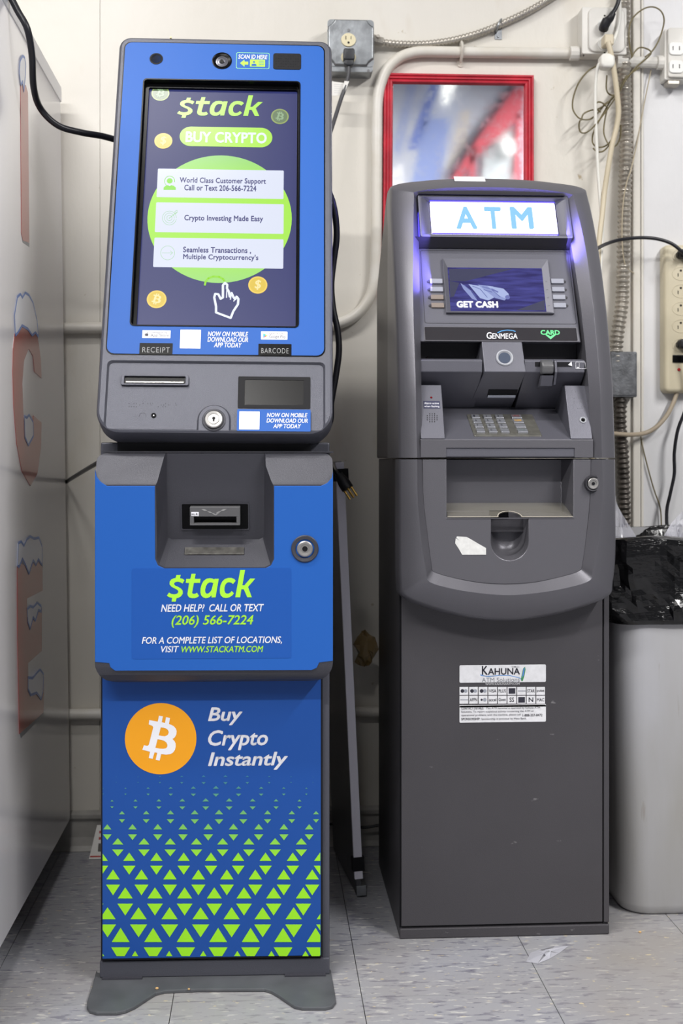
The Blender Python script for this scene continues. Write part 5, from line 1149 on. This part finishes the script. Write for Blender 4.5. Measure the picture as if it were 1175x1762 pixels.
def bagmesh(rows_, amp, sc, seed):
    L = []
    for k, (hx, hy, r, z, am) in enumerate(rows_):
        row = []
        for a, b in rrect(-hx, -hy, hx, hy, r, 14):
            row.append((a, b))
        # resample evenly
        n = 180; per = [0]
        for i in range(len(row)): per.append(per[-1]+math.dist(row[i], row[(i+1) % len(row)]))
        out = []
        for j in range(n):
            d = per[-1]*j/n; i = 0
            while per[i+1] < d: i += 1
            p, q = row[i], row[(i+1) % len(row)]; t = (d-per[i])/(per[i+1]-per[i] or 1)
            x, y = p[0]+(q[0]-p[0])*t, p[1]+(q[1]-p[1])*t
            nn = Vector((x, y, 0)).normalized(); P = Vector((x, y, z))
            f = crumple(P, amp*am, sc, seed)+crumple(P, amp*.35*am, sc*2.6, seed+3)+noise.noise(P*9+Vector((seed, 0, 0)))*amp*.9*am
            f = min(max(f, -.005), .026)
            zz = z+noise.noise(Vector((x*12, y*12, seed+k*.05)))*.012*am
            out.append(Vector((x, y, zz))+nn*f)
        L.append(out)
    return MB().loft(L, caps=False)
M_bag = mat('bag_black', (10, 10, 12), .2, coat=.25, spec=.4, bump=.9, bscale=55, stretch=(1, 1, 3))
rows_ = [(.19, .17, .04, .45, .2), (.215, .198, .045, .70, .2), (.222, .206, .048, .716, .6), (.229, .212, .05, .724, .8), (.236, .219, .05, .722, .9)]
for k in range(14): rows_.append((.240+.003*math.sin(k*.6), .224+.003*math.sin(k*.6), .05, .718-k*.0105, .9))
rows_ += [(.240, .224, .05, .566, .3), (.236, .220, .05, .558, .15)]
bagmesh(rows_, .058, 7.5, 2.2).build('black_liner', M_bag, bn, smooth=False)
mb = MB(); 
M_film = mat('clear_film', (220, 220, 230), .18, alpha=.55, bump=.3, bscale=50)
def film(cx, cy, hw, z0, z1, seed, ph=0):
    L = []
    for k in range(13):
        t = k/12; row = []
        for j in range(49):
            s = j/48*2-1
            x = cx+s*hw*(1-.12*t); y = cy+.05*math.sin(s*3+ph)+.03*t
            z = z0+(z1-z0)*t*(1-.55*s*s)+.02*noise.noise(Vector((x*16, t*4, seed)))
            P = Vector((x, y, z)); d = crumple(P, .045, 15, seed)+.02*noise.noise(P*14)
            row.append(P+Vector((0, -d, d*.2)))
        L.append(row)
    return MB().loft(L, closed=False, caps=False)
f1 = film(-.185, -.04, .065, .62, .795, 4.1); f1.build('clear_liner', M_film, bn, smooth=False)
f2 = film(-.01, -.08, .13, .62, .775, 8.3, 1); f2.build('clear_liner', M_film, bn, smooth=False)
lf = [Vector((x, y, z)) for x, y, z in ((-.10, -.226, .735), (-.145, -.235, .70), (-.09, -.236, .69))]
tm = MB(); 
for k in range(6):
    a = k*1.05; tm.poly([Vector((.0+.05*math.cos(a), -.06+.05*math.sin(a), .700)), Vector((.05*math.cos(a+1.05), -.06+.05*math.sin(a+1.05), .695)), Vector((.012, -.07, .728))])
t_ = tm.build('crumpled_paper', mat('paper_white', (224, 224, 222)), None); t_.location = (.885+.04, -.275-.06, 0); tag(t_, 'crumpled white paper lying inside the bin under the clear film', 'litter')

# ================================================================ leaning panel, plug, litter
b0 = U(626, 1541, -.345); 
lp0, LM = root('leaning_panel', 'flat grey panel with a pale metal edge leaning between the two machines', 'panel', (.186, -.345, 0))
TOP = Vector((-.040, 0, .868))
ang = math.atan2(.30, -.030)
FP = Frame(LM, (0, 0, .001), (-.030, .30, 0), TOP)      # a: from the front edge back to the wall, b: up
ez = FP.ez
MB().box(FP, 0, .30, .004, .868, -.004, .006).build('sheet', mat('panel_grey', (96, 96, 100), .35, metal=.3, var=.1, vscale=5), lp0, bev=.001)
MB().box(FP, -.003, .004, .036, .866, -.007, .010).build('edge_strip', mat('edge_pale', (236, 234, 246), .4), lp0, bev=.001)
MB().box(FP, -.0045, .012, .052, .080, -.010, .014).build('lower_clip', M_blkm, lp0, bev=.001)
MB().box(FP, -.002, .02, .002, .022, -.004, .016).build('foot_bracket', M_galv, lp0, bev=.001)
MB().box(FP, -.005, .02, .828, .853, -.012, .018).build('upper_clip', M_blkm, lp0, bev=.001)
pg, _ = root('loose_plug', 'black plug with brass prongs hanging loose beside the blue kiosk', 'plug', (0, 0, 0))
yy = -.375
pA, pB = U(577, 808, yy), U(599, 842, yy-.01)
MB().tube([U(572, 800, yy+.03), U(578, 812, yy), pA.lerp(pB, .45)], .005, 10, 5).build('cable', M_cab_blk, pg, smooth=True)
MB().tube([pA.lerp(pB, .25), pA.lerp(pB, .6), pA.lerp(pB, .97)], .010, 12, 5, rf=lambda d: .0085+min(d, .02)*.18).build('plug', mat('plug_black', (30, 30, 34)), pg, smooth=True)
M_brass = mat('brass', (196, 160, 84), .3, metal=.9)
for k, (d0_, dw) in enumerate(((-.008, .0), (.008, .0), (0, .004))):
    off = Vector((d0_*.85, -.004 if k == 2 else .002, d0_*.45))
    MB().tube([pA.lerp(pB, .95)+off, pA.lerp(pB, 1.42)+off], .0022, 8, smooth=False, flat=.6 if k < 2 else 1).build('prong', M_brass, pg)
# brown crinkled wrapper behind the panel
wr_ = MB(); c_ = U(628, 1122, -.10); L = []
Rw = random.Random(9)
for k in range(9):
    ph = math.pi*k/8; L.append([c_+Vector((math.sin(ph)*.022*math.cos(t*math.pi/7)*(.6+.9*Rw.random()), math.sin(ph)*.02*math.sin(t*math.pi/7), -.034*math.cos(ph)+.016*Rw.random())) for t in range(14)])
wr_.loft(L); tag(wr_.build('crinkled_wrapper', mat('wrapper_brown', (150, 124, 78), .3, alpha=.7, coat=.3)), 'brown crinkled plastic wrapper caught on the wall between the machines', 'wrapper')
c = MB().tube([U(545, 1420, -.04), U(600, 1416, -.035), U(625, 1424, -.035), U(660, 1418, -.04)], .003, 8, 6).build('thin_cable', M_cab_blk, smooth=True)
tag(c, 'thin black cable along the baseboard behind the leaning panel', 'cable')
# card on the floor by the wall
CDF = Frame(I4, (0, 0, 0), (1, 0, 0), (0, 1, 0))
pa = U(153, 1478, -.075); 
cdr, CM = root('floor_card', 'white card with red print standing against the baseboard behind the kiosk', 'card', (pa.x, -.075, 0))
CF = Frame(CM, (0, 0, .001), (1, 0, 0), (0, .045, .066))
MB().prism(CF, [(0, 0), (.075, 0), (.075, .075), (.012, .075)], -.001, .0005).build('card', mat('card_white', (226, 224, 220), .6), cdr)
mb = MB(); rc = mat('card_red', (178, 60, 50), .6)
for b_, a_ in ((.056, .018), (.042, .018)): mb.box(CF, a_, a_+.02, b_, b_+.006, .0005, .0009)
mb.box(CF, .002, .06, .004, .007, .0005, .0009); mb.build('red_print', rc, cdr)
MB().box(CF, .018, .05, .016, .034, .0005, .0009).build('dark_window', mat('card_dark', (60, 56, 50), .5), cdr)
# scrap of clear film on the floor
mb = MB(); L = []
Q_ = [CDF.px(u, v, .001) for u, v in ((905, 1655), (925, 1658), (945, 1650), (962, 1640), (978, 1628), (955, 1627), (930, 1633), (912, 1640))]
cx = sum(p[0] for p in Q_)/8; cy = sum(p[1] for p in Q_)/8
for k in range(8):
    a, b = Q_[k], Q_[(k+1) % 8]; mb.poly([Vector((a[0], a[1], .0012)), Vector((b[0], b[1], .0012)), Vector((cx+.01*math.sin(k*2), cy, .007+.003*math.sin(k*3)))])
tag(mb.build('film_scrap', mat('scrap_film', (206, 206, 216), .3, alpha=.55)), 'scrap of clear plastic film on the floor in front of the cash machine', 'litter')
for u, v, r_, lab in ((270+0, 1701, .003, 'crumb of dirt on the black floor plate of the kiosk'), (325, 1702, .0022, 'tiny crumb at the middle of the kiosk floor plate edge'), (1101, 1604, .003, 'small orange crumb on the floor in front of the bin')):
    p_ = CDF.px(u, v, .007 if u < 500 else .001)
    o = MB().lathe(Frame(I4, (p_[0], p_[1], .0063 if u < 500 else .0002), (1, 0, 0), (0, 1, 0)), 0, 0, [(r_*.8, 0), (r_, r_*.5), (r_*.4, r_*1.0)], 7).build('crumb', mat('crumb_tan', (196, 160, 110), .7)); tag(o, lab, 'litter')

# ================================================================ added behind the camera to fill the mirror's reflection
FB = Frame(I4, (0, -4.0, 0), (-1, 0, 0), (0, 0, 1))
def VM(l, y=4.0):              # measured in the mirror image of the photograph
    return [(-a, b) for a, b in (WORLDF(y).px(540+x/2.9375, v/2.9375) for x, v in l)]
bn2, _ = root('mirror_backdrop', 'added pale banner with blue slanting stripes, seen only as a blurred reflection in the mirror', 'backdrop', (0, 0, 0))  # pale sheet added to brighten the mirror, striped to match the reflected streaks
MB().prism(FB, VM([(330, 400), (1200, 400), (1200, 1000), (330, 1000)]), -.01, 0).build('sheet', mat('backdrop_pale', (206, 208, 216), .7, var=.08, vscale=3, c2=(186, 192, 210)), bn2)
for k, (l, c_) in enumerate((([(590, 420), (640, 420), (520, 760), (470, 760)], (120, 138, 205)), ([(560, 600), (690, 600), (620, 1000), (480, 1000)], (150, 166, 216)), ([(470, 430), (520, 430), (430, 800), (400, 760)], (168, 178, 214)), ([(740, 560), (790, 560), (760, 760), (690, 900), (670, 860)], (212, 204, 196)))):
    MB().prism(FB, VM(l), 0, .002).build('stripe', mat('stripe_%d' % k, c_, .7), bn2)
MB().prism(FB, VM([(985, 440), (1005, 440), (800, 730), (680, 900), (665, 890), (785, 700)]), .002, .03).build('rail', mat('rail_dark', (96, 98, 108), .5), bn2)
MB().prism(FB, VM([(330, 900), (450, 820), (460, 1000), (330, 1000)]), 0, .004).build('white_corner', mat('backdrop_white', (240, 240, 244), .6), bn2)
rs_, _ = root('red_sign_frame', 'slanting red sign frame behind the camera, seen only in the mirror', 'sign', (0, 0, 0))
for l in ([(1000, 470), (1040, 440), (1060, 440), (1040, 600), (820, 800), (700, 960), (680, 930), (800, 740)], [(1010, 600), (1050, 560), (1040, 1000), (1000, 1000)], [(780, 780), (810, 750), (800, 1000), (770, 1000)]):
    MB().prism(FB, VM(l), .03, .06).build('frame_bar', mat('sign_red', (200, 84, 96), .6), rs_)
MB().prism(FB, VM([(850, 790), (990, 650), (1010, 660), (1000, 960), (840, 960)]), .02, .03).build('pane', mat('sign_pane', (196, 204, 206), .5), rs_)
lampm = mat('tube_lit', (250, 250, 245), .4, emit=1.6)
for k, (l, lab) in enumerate((([(635, 435), (715, 435), (662, 552), (635, 552)], 'bright lamp patch at the top of the mirror reflection'), ([(925, 720), (955, 700), (1000, 740), (1005, 790), (975, 810), (945, 790)], 'bright lamp patch low on the right of the mirror reflection'))):
    tag(MB().prism(FB, VM(l), .07, .09).build('ceiling_lamp', lampm), lab, 'lamp')
